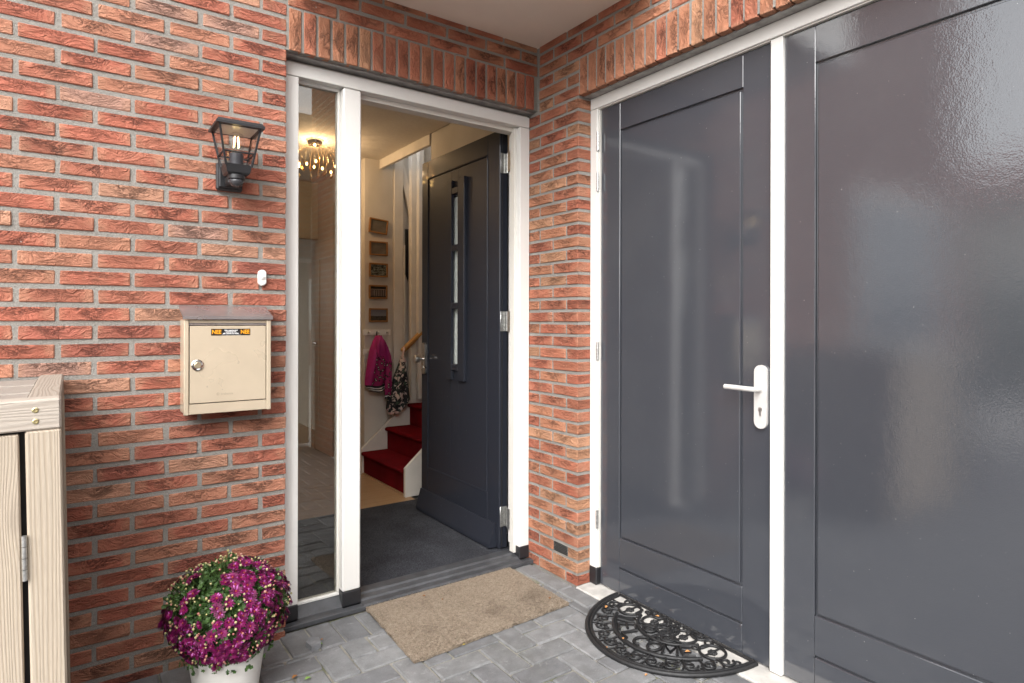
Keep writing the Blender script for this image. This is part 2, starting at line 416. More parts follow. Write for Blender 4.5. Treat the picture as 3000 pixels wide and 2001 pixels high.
M['letterroof'] = simple('grey_steel', (.42, .39, .39), .28, .75, var=.12, scale=14)
M['inkblack'] = simple('sticker_black', (.012, .011, .011), .4, var=.02); M['inkorange'] = simple('sticker_orange', (.85, .36, .01), .4, var=.02)
M['inkwhite'] = simple('sticker_white', (.85, .85, .85), .4, var=.02); M['inkgrey'] = simple('engraving', (.36, .30, .22), .5, var=.02)
M['pot'] = simple('white_pot', (.74, .72, .68), .45, var=.02, scale=8)
M['soil'] = simple('soil', (.03, .022, .015), .95, var=.4, scale=60)

# ================================================================== big structure
YA, YF, XB, XG, XD = 2.628, 2.695, 2.025, 2.104, 2.125
SOF = 2.745
tag(MB().box(-60, 60, -60, 60, -.30, -.045).build('ground', M['ground']), kind='structure')

# ---- brick kit
VAR = {}
def brick_mesh(L, D, H, k):
    key = (round(L, 3), round(D, 3), round(H, 3), k)
    if key not in VAR:
        rg = random.Random(str(key)); v, f = cbox(-L / 2, L / 2, -D / 2, D / 2, -H / 2, H / 2, .0028)
        v = [(x + rg.uniform(-.0014, .0014), y + rg.uniform(-.0012, .0012), z + rg.uniform(-.0015, .0015)) for x, y, z in v]
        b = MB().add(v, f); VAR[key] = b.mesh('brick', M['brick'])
    return VAR[key]
PAL_A = [((.385, .128, .084), 5), ((.375, .138, .090), 4), ((.42, .186, .118), 3.6), ((.44, .228, .150), 2.6), ((.335, .112, .078), 1.6), ((.36, .205, .155), .5)]
PAL_B = [((.40, .148, .090), 5), ((.425, .186, .108), 4), ((.455, .236, .138), 2.6), ((.375, .126, .078), 2.4)]  # orange brick tones, with warm bounce light painted in
def pick(pal, rg):
    c = rg.choices([p[0] for p in pal], [p[1] for p in pal])[0]; k = rg.uniform(.88, 1.12)
    return tuple(min(1, x * k) for x in c)
BH = .0464
rgb = random.Random(11)
def put_brick(parent, u0, u1, z, depth, plane, mode='A', soldier=False, H=BH, pal=None, proud=None):
    """mode A: wall facing -Y (u = X); mode B: wall facing -X (u = Y)"""
    L = u1 - u0; um = (u0 + u1) / 2
    pr = rgb.uniform(-.0015, .0022) if proud is None else proud
    me = brick_mesh(L if not soldier else H, depth, H if not soldier else L, rgb.randrange(4))
    col = pick(pal or (PAL_A if mode == 'A' else PAL_B), rgb)
    fl = rgb.choice((0, math.pi)) if False else 0
    jit = rgb.uniform(-.004, .004)
    if mode == 'A':
        loc = (um, plane + depth / 2 - pr, z); rot = (0, R(90) if soldier else 0, 0)
    else:
        loc = (plane + depth / 2 - pr, um, z); rot = (0, R(90) if soldier else 0, -R(90))
    rot = (rot[0], rot[1] + jit * .5, rot[2])
    return link_mesh('brick', me, parent, loc, rot, col)
def brick_stuff(mb, u0, u1, z, depth, plane, mode):
    if u1 - u0 < .02: return
    if mode == 'A': mb.box(u0, u1, plane, plane + depth, z - BH / 2, z + BH / 2, .003)
    else: mb.box(plane, plane + depth, u0, u1, z - BH / 2, z + BH / 2, .003)

# ---- wall beside and above the front door (faces -Y)
wallA = thing('brick_wall', 'red brick wall with the lamp and letterbox, left of and above the open front door', 'wall', (.2, YA, 0))
X_OPEN = .7234
mo = MB(); mo.box(-3.5, X_OPEN - .006, YA + .004, YA + .11, -.05, 5.5); mo.box(X_OPEN - .006, 2.2, YA + .004, YA + .11, SOF + .31, 5.5)
mo.box(X_OPEN - .006, XB + .02, YA + .005, YA + .1, 2.415, 2.80)
mo.build('mortar', M['mortar'], wallA)
PITCH, Z0 = .0629, 2.576
far = MB()
for k in range(-46, 42):
    z = Z0 - PITCH * k
    x1 = X_OPEN; first = True
    while x1 > -3.45:
        L = (.093 if k % 2 == 0 else .2050) if first else .2050
        x0 = max(x1 - L, -3.5)
        e = rgb.uniform(-.0025, .0025)
        if x1 > -.36 and z < 2.80: put_brick(wallA, x0 + e, x1 + (rgb.uniform(-.003, .003) if not first else rgb.uniform(-.003, .0005)), z, .1, YA)
        else: brick_stuff(far, x0, x1, z, .1, YA, 'A')
        x1 = x0 - .0152; first = False
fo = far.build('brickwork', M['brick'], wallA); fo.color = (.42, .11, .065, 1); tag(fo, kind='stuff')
# soldier course and courses over the door, warm bounce light painted in by PAL_B
x = .7345
while x < 2.0:
    put_brick(wallA, x, x + .0485, 2.5015, .1, YA, 'A', True, H=.173, pal=PAL_B); x += .0609
for z, xs in ((2.6225, (.7234, .939, 1.159, 1.379, 1.595, 1.814, 2.03)), (2.685, (.7234, .82, 1.04, 1.258, 1.478, 1.70, 1.917, 2.03)), (2.7475, (.7234, .935, 1.150, 1.369, 1.59, 1.808, 2.03))):
    for a, b in zip(xs, xs[1:]): put_brick(wallA, a + .0065, b - .0065, z, .1, YA, pal=PAL_B)
bx('lintel', M['steel'], wallA, X_OPEN - .004, XB - .002, YA + .028, YA + .098, 2.4085, 2.4145)

# ---- pier and garage lintel wall (faces -X)
wallB = thing('brick_wall', 'orange brick pier and soldier-course lintel between the front door and the garage doors', 'wall', (XB + .05, 2.45, 0))
YP, YE = 2.301, -.30; PF_ = 1.78
mo = MB(); mo.box(XB + .005, 2.20, YP + .004, 2.78, -.05, SOF + .05); mo.box(XB + .005, XB + .1, YE - .01, YP + .004, 2.412, SOF + .3)
mo.build('mortar', M['mortar'], wallB)
for j in range(0, 45):
    z = .0225 + .0617 * j; S = (j % 2 == 0)
    if z < 2.39: segs = [(YP, 2.383, .2), (2.396, 2.600, .1), (2.613, 2.72, .1)] if S else [(YP, 2.490, .1), (2.503, 2.72, .1)]
    elif j < 42: segs = [(YP, 2.383, .1), (2.396, 2.612, .1)] if S else [(YP, 2.490, .1), (2.503, 2.612, .1)]
    else:
        segs = [(2.396, 2.612, .1)] if S else [(2.503, 2.612, .1)]
        y = 2.383 if S else 2.490
        while y > YE: segs.append((max(y - .2068, YE), y, .1)); y -= .2202
    if j == 2: segs = [(YP, 2.374, .2), (2.490, 2.600, .1), (2.613, 2.72, .1)]
    for a, b, d in segs:
        if b - a > .02: put_brick(wallB, a, b, z, d, XB, 'B')
y = 2.292
while y - .05 > YE:
    put_brick(wallB, y - .0495, y, 2.4895, .1, XB, 'B', True, H=.178); y -= .0609
bx('lintel', M['steel'], wallB, XB + .032, XB + .10, YE, YP - .004, 2.3975, 2.4025)
mo = MB(); mo.box(XB + .005, XB + .1, -.95, PF_ - .045, SOF + .301, 4.3); mo.build('mortar', M['mortar'], wallB)
st = MB()
for j in range(45, 69):
    z = .0225 + .0617 * j; y = PF_ - .045 - (.10 if j % 2 else 0)
    while y > -.94: brick_stuff(st, max(y - .2068, -.945), y, z, .1, XB, 'B'); y -= .2202
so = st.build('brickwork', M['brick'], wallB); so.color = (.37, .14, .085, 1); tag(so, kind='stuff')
# second pier past the garage doors
wallC = thing('brick_wall', 'brick pier at the far end of the garage doors, seen reflected in the side window', 'wall', (XB + .06, -.62, 0))
mo = MB(); mo.box(XB + .005, 2.2, -.95, YE - .004, -.05, SOF + .05); mo.build('mortar', M['mortar'], wallC)
st = MB()
for j in range(0, 45):
    z = .0225 + .0617 * j; y = YE; first = True
    while y > -.94:
        L = (.2085 if j % 2 else .0955) if first else .2085
        brick_stuff(st, max(y - L, -.945), y, z, .1, XB, 'B'); y -= L + .0117; first = False
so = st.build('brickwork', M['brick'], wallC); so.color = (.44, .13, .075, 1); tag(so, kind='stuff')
# side wall with timber gate behind the viewer (seen only in the side window's reflection)
gateB = thing('side_gate', 'timber board gate under a brick wall with white trim, reflected in the side window', 'gate', (1.6, -.97, 0))
mo = MB(); mo.box(1.30, XB + .004, -1.06, -.965, 1.93, SOF); mo.build('wall_panel', M['mortar'], gateB)
st = MB()
for j in range(31, 44):
    x1 = XB
    while x1 > 1.31: brick_stuff(st, max(x1 - .2085, 1.30), x1, .0225 + .0617 * j, .1, -1.056, 'A'); x1 -= .2202
mo = MB()
for j in range(13):
    x1 = XB + (.1 if j % 2 else 0)
    while x1 > 1.31:
        a, b = max(x1 - .2085, 1.30), min(x1, XB)
        if b - a > .02: mo.box(a, b, -1.05, -.960, 1.95 + .0617 * j, 2.0 + .0617 * j, .003)
        x1 -= .2202
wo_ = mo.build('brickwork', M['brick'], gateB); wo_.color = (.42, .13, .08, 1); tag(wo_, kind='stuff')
bx('trim', M['white'], gateB, 1.30, XB - .003, -.99, -.93, 1.89, 1.928, .003)
for i in range(6): bx('board', M['wz'], gateB, 1.305 + i * .119, 1.418 + i * .119, -1.0, -.975, .03, 1.885, .003)

# ---- porch roof
PF = 1.78
porch = thing('porch_roof', 'cream soffit of the porch roof over the front door and garage', 'roof', (1.6, 1.0, SOF))
bx('soffit', M['soffit'], porch, .735, 2.4, PF, YA + .02, SOF + .002, SOF + .03)
bx('fascia', M['white'], porch, .70, .733, PF, YA - .004, SOF - .012, SOF + .30, .003)
bx('fascia', M['white'], porch, .70, 2.4, PF - .035, PF - .003, SOF - .012, SOF + .30, .003)
bx('roof_deck', M['sillgrey'], porch, .735, 2.4, PF, YA - .004, SOF + .032, SOF + .29)

# ================================================================== paving
pave = tag(MB().box(-4.2, 2.011, -3.2, 2.70, -.05, -.008).build('pavement', M['joint']), kind='structure')
rgp = random.Random(5)
PV = {}
def paver_mesh(a, b, k):
    key = (round(a, 3), round(b, 3), k)
    if key not in PV:
        rg = random.Random(str(key)); v, f = cbox(-a / 2, a / 2, -b / 2, b / 2, -.05, 0, .005)
        v = [(x + rg.uniform(-.0028, .0028), y + rg.uniform(-.0028, .0028), z + rg.uniform(-.0012, .0008)) for x, y, z in v]
        PV[key] = MB().add(v, f).mesh('paver', M['paver'])
    return PV[key]
pstuff = MB()
def put_paver(x0, x1, y0, y1, near):
    if x1 - x0 < .018 or y1 - y0 < .018: return
    if near:
        k = rgp.uniform(.88, 1.1); c = rgp.choice(((.170, .171, .174), (.182, .183, .185), (.162, .163, .168), (.192, .192, .194)))
        link_mesh('paver', paver_mesh(x1 - x0, y1 - y0, rgp.randrange(3)), pave, ((x0 + x1) / 2, (y0 + y1) / 2, rgp.uniform(-.0025, .001)),
                  (rgp.uniform(-.006, .006), rgp.uniform(-.006, .006), rgp.uniform(-.006, .006)), tuple(min(1, q * k) for q in c))
    else: pstuff.box(x0, x1, y0, y1, -.05, rgp.uniform(-.002, .001), .004)
G = .0075
def in_view(x, y): return -.05 < x < 2.02 and .95 < y < 2.70 and x > .0
# border along the threshold
x = -.60
while x < 1.88:
    yb = 2.648 if x > .70 else 2.622
    put_paver(x, x + .1015, 2.445, yb, in_view(x, 2.5)); x += .1085
# course along the pier and concrete strip
y = 2.685
first = True
while y > -3.0:
    L = .156 if first else .205
    put_paver(1.912, 2.006, y - L, y, in_view(1.95, y - .1)); y -= L + .0055; first = False
U = .1085
for i in range(-60, 20):
    for j in range(-54, 26):
        r = (i - j) % 4
        x0, y0 = i * U + .02, j * U + .031
        if r == 0: a = (x0, x0 + 2 * U - G, y0, y0 + U - G)
        elif r == 3: a = (x0, x0 + U - G, y0, y0 + 2 * U - G)
        else: continue
        a = (max(a[0], -4.15), min(a[1], 1.906), max(a[2], -3.15), min(a[3], 2.440))
        put_paver(*a, in_view((a[0] + a[1]) / 2, (a[2] + a[3]) / 2))
ps = pstuff.build('paver_field', M['paver'], pave); ps.color = (.155, .155, .158, 1); tag(ps, kind='stuff')
tag(MB().box(2.012, 2.22, -.30, YP - .002, -.05, .002, .004).build('concrete_sill_strip', M['concrete']), kind='structure')
# ---- broken paver edge by the pot
tag(MB().prism([(.772, 2.44), (.812, 2.452), (.818, 2.50), (.79, 2.52), (.765, 2.49)], 'z', 0.0, .022).build('stone_chip', M['paver'], None, False, (.79, 2.48, 0)),
    'small broken chunk of grey paver beside the flower pot', 'stone').color = (.2, .205, .215, 1)

# ================================================================== front door frame
fr = thing('door_frame', 'white painted front door frame with narrow glass side window', 'door frame', (1.35, YF + .04, 0))
W = M['white']; YB = YF + .105
bx('jamb', W, fr, .722, .7927, YF, YB, .0865, 2.336, .0025)
bx('mullion', W, fr, .9883, 1.0726, YF, YB, .0865, 2.336, .006)
bx('jamb', W, fr, 1.960, 2.0235, YF, YB, .0865, 2.336, .0025)
bx('head', W, fr, .722, 2.0235, YF, YB, 2.3385, 2.396, .0025)
bx('head_bead', M['whitetrim'], fr, .722, 2.0235, YF + .018, YB - .01, 2.3962, 2.4075, .002)
for a, b in ((.720, .7932), (.9876, 1.0732), (1.9594, 2.0245)):
    bx('base_block', M['black'], fr, a, b, YF - .003, YB, .022, .086, .003)
sp = [(2.655, .0), (2.655, .019), (2.66, .022), (2.700, .022), (2.707, .030), (2.735, .036), (2.742, .044), (2.80, .044), (2.80, 0)]
MB().prism(sp, 'x', .7934, .9874).prism([(y, z + .002 if z > .02 else z) for y, z in sp], 'x', 1.0734, 1.9592).build('sill', M['sillgrey'], fr)
bx('sill_front', M['sillgrey'], fr, .722, 2.0235, 2.652, 2.690, .0, .020, .002)
# side window
MB().prism([(2.702, .0235), (2.738, .062), (2.79, .062), (2.79, .0235)], 'x', .7934, .9876).build('window_sill', M['sillgrey'], fr)
for (a, b, c_, d) in ((.793, .9876, .0625, .075), (.793, .9876, 2.325, 2.338)):
    bx('glazing_bead', W, fr, a, b, YF + .040, YF + .075, c_, d, .002)
bx('glazing_bead', M['whitetrim'], fr, .793, .803, YF + .040, YF + .075, .0755, 2.3245, .002)
bx('glazing_bead', M['whitetrim'], fr, .9775, .9876, YF + .040, YF + .075, .0755, 2.3245, .002)
bx('pane', M['glass'], fr, .8032, .9773, YF + .054, YF + .058, .0757, 2.3243)
# hinge rebate of the right jamb
bx('door_stop', M['whitetrim'], fr, 1.944, 1.9596, YF + .030, YF + .068, .05, 2.337, .0015)
bx('door_stop', M['whitetrim'], fr, 1.0728, 1.958, YF + .045, YB, 2.316, 2.3383, .0015)

# ================================================================== open front door (swung 90 degrees inwards)
dr = thing('front_door', 'open anthracite front door with a narrow three-pane window and silver knob', 'door', (1.957, 2.82, 0))
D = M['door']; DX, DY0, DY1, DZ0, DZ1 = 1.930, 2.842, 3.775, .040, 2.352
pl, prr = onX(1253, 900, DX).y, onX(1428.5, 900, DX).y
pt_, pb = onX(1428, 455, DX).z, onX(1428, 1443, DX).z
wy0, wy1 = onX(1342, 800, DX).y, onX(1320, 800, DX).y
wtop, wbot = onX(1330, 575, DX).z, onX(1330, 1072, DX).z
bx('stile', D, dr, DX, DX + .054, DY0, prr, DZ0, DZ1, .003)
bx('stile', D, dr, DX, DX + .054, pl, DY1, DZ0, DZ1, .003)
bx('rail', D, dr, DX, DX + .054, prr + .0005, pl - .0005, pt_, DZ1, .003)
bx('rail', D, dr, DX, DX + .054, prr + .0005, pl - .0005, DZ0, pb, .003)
for (a, b, c_, d) in ((prr, wy0, pb, pt_), (wy1, pl, pb, pt_), (wy0, wy1, wtop, pt_), (wy0, wy1, pb, wbot)):
    e = .0006
    bx('panel', D, dr, DX + .0035, DX + .050, a + e, b - e, c_ + e, d - e, .0008)
# light line bead round the panel
pm = MB(); w = .007
for (a, b, c_, d) in ((prr, prr + w, pb, pt_), (pl - w, pl, pb, pt_), (prr + w, pl - w, pt_ - w, pt_), (prr + w, pl - w, pb, pb + w)): pm.box(DX - .0035, DX + .01, a + .0008, b - .0008, c_ + .0008, d - .0008, .002)
pm.build('moulding', D, dr)
s1, s2 = (onX(1309, 700, DX - .014).y, onX(1323, 700, DX - .014).y), (onX(1341, 700, DX - .014).y, onX(1360, 700, DX - .014).y)
st_, sb = onX(1350, 519, DX - .012).z, onX(1345, 1116, DX - .012).z
for s in (s1, s2): bx('window_strip', D, dr, DX - .016, DX + .003, min(s), max(s), sb, st_, .002)
zs = [onX(1332, y, DX - .012).z for y in (558, 726, 896, 1076)]
for z in zs: bx('glazing_bar', D, dr, DX - .015, DX + .020, s2[0] + .001, s1[1] - .001, z - .019, z + .019, .002)
for a, b in zip(zs, zs[1:]):
    bx('pane', M['frost'], dr, DX + .022, DX + .026, wy0 + .001, wy1 - .001, b + .012, a - .012)
bx('glazing_reveal', M['whitetrim'], dr, DX + .0265, DX + .045, wy0 + .001, wy1 - .001, wbot + .01, wtop - .01)
MB().prism([(DX - .002, .175), (DX - .012, .175), (DX - .045, .062), (DX - .045, .042), (DX - .002, .042)], 'y', DY0 + .03, DY1 - .01).build('weather_bar', D, dr)
for z in (2.17, 1.295, .215):
    h = MB(); h.box(DX + .004, DX + .050, DY0 - .0035, DY0 - .0005, z - .055, z + .055, .001); h.box(1.951, 1.9585, 2.757, 2.80, z - .055, z + .055, .001)
    for q in range(5): h.tube([(1.972, DY0 - .016, z - .055 + q * .022 + .001), (1.972, DY0 - .016, z - .055 + q * .022 + .021)], .0072, 10)
    for (a, b) in ((.018, .04), (.036, .02), (.018, -.02), (.036, -.042)): h.lathe([(.0035, 0), (.003, -.0012)], DX + a, DY0 - .0035, z + b, 8, axis='y')
    h.build('hinge', M['zinc'], dr, 40)
bx('edge_seal', M['black'], dr, DX + .012, DX + .020, DY0 - .002, DY0 - .0004, DZ0 + .01, DZ1 - .01)
# security plate and knob
ky = onX(1240, 1050, DX - .012).y; kz0, kz1 = onX(1240, 1096, DX - .012).z, onX(1240, 1004, DX - .012).z
def plate(y, z0, z1, w, x0, x1):
    n = 10; pts = [(y + w * math.cos(a), z1 - w + w * math.sin(a)) for a in [math.pi * i / n for i in range(n + 1)]] + [(y - w * math.cos(a), z0 + w - w * math.sin(a)) for a in [math.pi * i / n for i in range(n + 1)]]
    return MB().prism(pts, 'x', x0, x1)
dpl = plate(ky, kz0, kz1, .024, DX - .014, DX - .0005).build('lock_plate', M['satin'], dr, 40)
kc = onX(1222, 1052, DX - .06)
kn = MB(); kn.lathe([(.010, 0), (.010, -.034), (.024, -.036), (.0265, -.042), (.0265, -.062), (.022, -.067)], DX - .012, ky, kc.z, 24, axis='x')
kn.build('knob', M['satin'], dpl, 40)
MB().lathe([(.0085, 0), (.0085, -.004)], DX - .0135, ky, kz0 + .045, 16, axis='x').build('lock_cylinder', M['zinc'], dpl, 40)

# ================================================================== garage doors
gf = thing('garage_frame', 'white painted frame around the anthracite garage doors', 'door frame', (XG + .04, 1.2, 0))
YJ = 2.251; YM0, YM1 = 1.281, 1.329
bx('jamb', W, gf, XG, XG + .10, YJ, YP - .0015, .0865, 2.3395, .002)
bx('jamb', W, gf, XG, XG + .10, YE + .002, YE + .05, .0865, 2.3395, .002)
bx('mullion', W, gf, XG + .008, XG + .10, YM0, YM1, .006, 2.3395, .002)
bx('head', W, gf, XG, XG + .10, YE + .002, YP - .0015, 2.342, 2.397, .002)
bx('head_bead', M['whitetrim'], gf, XG + .008, XG + .10, YM1 + .0005, YJ + .001, 2.3365, 2.3418, .0015)
bx('head_bead', M['whitetrim'], gf, XG + .008, XG + .10, YE + .05, YM0 - .0005, 2.3365, 2.3418, .0015)
bx('base_block', M['black'], gf, XG - .003, XG + .10, YJ - .003, YP - .0012, .003, .086, .004)
bx('jamb_bead', M['whitetrim'], gf, XG + .010, XG + .095, YJ - .0055, YJ - .0002, .088, 2.3362, .0015)
GA = M['garage']
M['garage2'] = mat_paint('anthracite_gloss_peel', (.047, .051, .062), .00020, .5, 1.0, 210, .035, 2.05, .2, .03)
def garage_leaf(root, ya, yb, sa, sb_, z_top=2.3355, z_bot=.009, GA=GA):
    """ya > yb; sa, sb_ = inner edges of the two stiles"""
    X0, X1 = XD, XD + .045
    bx('stile', GA, root, X0, X1, sa + .0008, ya, z_bot, z_top, .0018)
    bx('stile', GA, root, X0, X1, yb, sb_ - .0008, z_bot, z_top, .0018)
    pt, pbm, kb = 2.206, .269, .122
    bx('rail', GA, root, X0, X1, sb_, sa, pt, z_top - .0005, .0018)
    bx('backing', GA, root, X0 + .0105, X1 - .002, sb_ + .001, sa - .001, z_bot + .002, pt)
    g = .0105
    bx('panel', GA, root, X0 - .0005, X0 + .012, sb_ + g, sa - g, pbm + .010, pt - .013, .0022)
    bx('rail', GA, root, X0, X0 + .012, sb_, sa, kb + .009, pbm, .0022)
    bx('kick_board', GA, root, X0, X0 + .012, sb_, sa, z_bot + .001, kb, .0022)
g1 = thing('garage_door', 'anthracite panelled garage side door with silver lever handle, nearest the brick pier', 'door', (XD + .02, 1.79, 0))
garage_leaf(g1, 2.2435, 1.3305, 2.115, 1.4536)
ha, hb = onX(2209, 1150, XD - .01), onX(2247.5, 1150, XD - .01)
hy = (ha.y + hb.y) / 2; hz1, hz0 = onX(2228, 1069.6, XD - .01).z, onX(2228, 1256, XD - .01).z
pl_ = plate(hy, hz0, hz1, .0265, XD - .012, XD - .0008).build('lock_plate', M['alu'], g1, 40)
lz = onX(2228, 1140, XD - .02).z
lv = [(XD - .012, hy, lz), (XD - .040, hy, lz), (XD - .048, hy + .003, lz), (XD - .053, hy + .012, lz), (XD - .054, hy + .03, lz), (XD - .054, hy + .125, lz + .001)]
MB().tube(lv, .0095, 14).build('lever', M['alu'], pl_, 50)
MB().lathe([(.0125, 0), (.0125, -.004)], XD - .0118, hy, lz, 20, axis='x').build('rosette', M['alu'], pl_, 40)
kh = MB(); kzz = hz0 + .072; kh.lathe([(.0085, 0), (.0085, -.0012)], XD - .012, hy, kzz, 16, axis='x'); kh.box(XD - .0128, XD - .012, hy - .0042, hy + .0042, kzz - .024, kzz - .004, .0)
kh.build('lock_cylinder', M['zinc'], pl_)
for z in (2.177, 1.98, 1.153, .328):
    h = MB()
    for q in range(4): h.tube([(XG + .001, YJ - .004, z - .045 + q * .0225 + .0008), (XG + .001, YJ - .004, z - .045 + q * .0225 + .0217)], .0068, 10)
    h.build('hinge', M['zinc'], g1, 40)
g2 = thing('garage_door', 'wide glossy anthracite garage door at the right, mirroring the street', 'door', (XD + .02, .5, 0))
garage_leaf(g2, 1.2795, YE + .055, 1.1654, YE + .18, GA=M['garage2'])
# air brick
av = thing('air_vent', 'small black ribbed air vent set low in the brick pier', 'vent', (XB + .01, 2.432, .125))
VY0, VY1, VZ = 2.378, 2.486, .1459
bx('housing', M['black'], av, XB + .006, XB + .05, VY0, VY1, VZ - .024, VZ + .024)
for i in range(6): bx('rib', M['black'], av, XB + .0005, XB + .0058, VY0 + .001, VY1 - .001, VZ - .0225 + i * .0080, VZ - .0225 + i * .0080 + .0045, .001)

# ================================================================== hall interior
HF = .030
hall = tag(MB().box(.70, 2.5, 2.80, 6.15, -.05, HF - .012).build('hall_floor', M['sillgrey']), kind='structure')
rgf = random.Random(3)
yy = 4.003
while yy < 6.14:
    x = .72 - rgf.uniform(0, .8)
    while x < 2.0:
        a, b = max(x, .72), min(x + 1.2, 1.999)
        if b - a > .03: bx('floor_plank', M['laminate'], hall, a, b - .0012, yy, min(yy + .188, 6.15), HF - .012, HF, .0008)
        x += 1.2
    yy += .1895
tag(MB().box(.722, 2.02, 2.803, 3.997, HF - .012, HF + .002, .002).build('entrance_mat', M['darkmat']), 'charcoal carpet mat covering the hall floor behind the threshold', 'mat')
PLS = M['plaster']; CZ = 2.655
def struct(name, mat, *b): return tag(MB().box(*b).build(name, mat), kind='structure')
struct('hall_wall', PLS, .60, .72, 2.74, 6.25, 0, 2.9)
struct('hall_wall', PLS, 2.14, 2.26, 2.785, 4.045, 0, 2.9)
struct('hall_wall', PLS, 2.002, 2.255, 4.955, 6.25, 0, CZ + .6)
struct('hall_wall', PLS, .722, 2.138, 2.803, 2.86, 2.40, CZ)
struct('hall_wall', PLS, .722, 1.05, 6.155, 6.27, 0, CZ); 
struct('hall_wall', PLS, 1.051, 2.0, 6.155, 6.27, 2.1, CZ)
struct('hall_ceiling', M['ceilpaint'], .722, 2.127, 2.803, 6.15, CZ, CZ + .2)
struct('room_floor', M['laminate'], .0, 3.6, 6.152, 9.2, -.05, HF)
struct('room_wall', PLS, 2.3, 2.4, 6.28, 9.2, HF, 2.7); struct('room_wall', PLS, 0.0, .1, 6.28, 9.2, HF, 2.7)
struct('room_wall', PLS, .101, 2.299, 9.1, 9.2, HF, 1.3); struct('room_wall', PLS, .101, 2.299, 9.1, 9.2, 2.2, 2.7)
struct('room_ceiling', M['ceilpaint'], 0, 2.4, 6.275, 9.2, 2.701, 2.85)
struct('stairwell_ceiling', M['ceilpaint'], 2.262, 4.0, 3.93, 5.1, 4.201, 4.3)
# stairwell
struct('stairwell_wall', M['stairwhite'], 2.258, 3.9, 4.99, 5.10, 0, 4.2)
struct('stairwell_wall', M['stairwhite'], 2.262, 3.9, 3.93, 4.044, 0, 4.2)
struct('stairwell_wall', M['stairwhite'], 3.91, 4.0, 3.93, 5.1, 0, 4.2)
trim = thing('stair_opening_trim', 'cream ceiling beam edging the stairwell opening in the hall', 'beam', (2.13, 4.5, CZ))
bx('beam', M['stairwhite'], trim, 2.1285, 2.16, 4.048, 4.952, CZ - .075, CZ + .20, .003)
bx('beam', M['stairwhite'], trim, 2.161, 2.5, 4.048, 4.075, CZ - .075, CZ + .20, .003)
# staircase
stc = thing('staircase', 'narrow staircase with dark red carpeted treads and white stringers', 'stairs', (2.4, 4.5, HF))
RC = M['redcarpet']; rise, go = .184, .208
for i in range(9):
    xn = 1.952 + go * i; zt = HF + rise * (i + 1)
    p = [(xn + go + .03, zt - .03), (xn + .022, zt - .034), (xn + .006, zt - .028), (xn, zt - .016), (xn + .004, zt - .005), (xn + .016, zt), (xn + go + .03, zt)]
    MB().prism(p, 'y', 4.108, 4.900).build('tread', RC, stc, 60)
    bx('riser', RC, stc, xn + .024, xn + .040, 4.109, 4.899, zt - rise + (.002 if i else .012), zt - .036)
sl = .875
for (ya, yb) in ((4.079, 4.107), (4.901, 4.930)):
    x0, x1 = 1.958, 3.85
    MB().prism([(x0, HF), (x1, HF), (x1, HF + .205 + sl * (x1 - x0)), (x0, HF + .205)], 'y', ya, yb).build('stringer', M['stairwhite'], stc)
bx('base_trim', M['laminate'], stc, 1.962, 1.974, 4.11, 4.898, HF + .0005, HF + .012)
# stair posts and brace up in the stairwell
def post(px0, px1, Y, z0, z1, d=.05, name='post'):
    a, b = onY(px0, 800, Y).x, onY(px1, 800, Y).x
    return bx(name, M['stairwhite'], stc, a, b, Y, Y + d, z0, z1, .003)
post(1155, 1181, 4.935, .75, 3.1, .05); post(1205, 1226, 4.90, .62, 3.1, .06); post(1227, 1242, 4.84, .62, 3.1, .05)
a, b = onY(1182, 480, 4.94), onY(1207, 590, 4.94)
MB().prism([(a.x - .01, a.z + .06), (a.x - .01, a.z - .14), (b.x, b.z - .20), (b.x, b.z + .04)], 'y', 4.945, 4.975).build('brace', M['stairwhite'], stc)
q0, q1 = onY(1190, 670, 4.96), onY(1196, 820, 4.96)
MB().prism([(q0.x, q0.z), (q1.x + .012, q0.z), (q1.x + .012, q1.z - .02), (q0.x, q1.z + .06)], 'y', 4.976, 4.986).build('opening_shade', M['black'], stc)  # black plate paints the shade of a gap between the posts
bx('panel_edge', M['stairwhite'], stc, onY(1183, 900, 4.93).x, onY(1187, 900, 4.93).x, 4.93, 4.945, .8, 1.95, .001)
hr = thing('handrail', 'round oak handrail rising along the stairs behind the door', 'handrail', (2.3, 4.86, 1.0))
h0, h1 = onY(1181, 1026, 4.86), onY(1236, 973, 4.86); hd = (h1 - h0)
MB().tube([h0 - hd * .06, h0, h0 + hd, h0 + hd * 2.2], [.017, .024, .024, .024], 14).build('rail', M['oak'], hr, 50)
MB().tube([h0 + hd * .25 + Vector((0, .1, -.03)), h0 + hd * .25 + Vector((0, .02, -.035)), h0 + hd * .25], .006, 8).build('bracket', M['alu'], hr)
# cupboard door in the corridor wall, seen through the side window
cd = thing('corridor_door', 'beige panelled inner door with lever handle, seen through the side window', 'door', (1.99, 5.7, HF))
bx('leaf', M['stairwhite'], cd, 1.962, 2.0015, 5.25, 6.11, HF + .006, 2.05, .003)
for (a, b, c_, d) in ((5.36, 5.376, .28, 1.9), (5.985, 6.001, .28, 1.9), (5.377, 5.984, .28, .296), (5.377, 5.984, 1.884, 1.9)): bx('moulding', M['white'], cd, 1.954, 1.9618, a, b, c_, d, .003)
hz = onX(932, 1006, 1.95).z
MB().tube([(1.962, 6.05, hz), (1.925, 6.05, hz), (1.92, 6.04, hz), (1.92, 5.94, hz)], .008, 10).build('lever', M['chrome'], cd, 50)

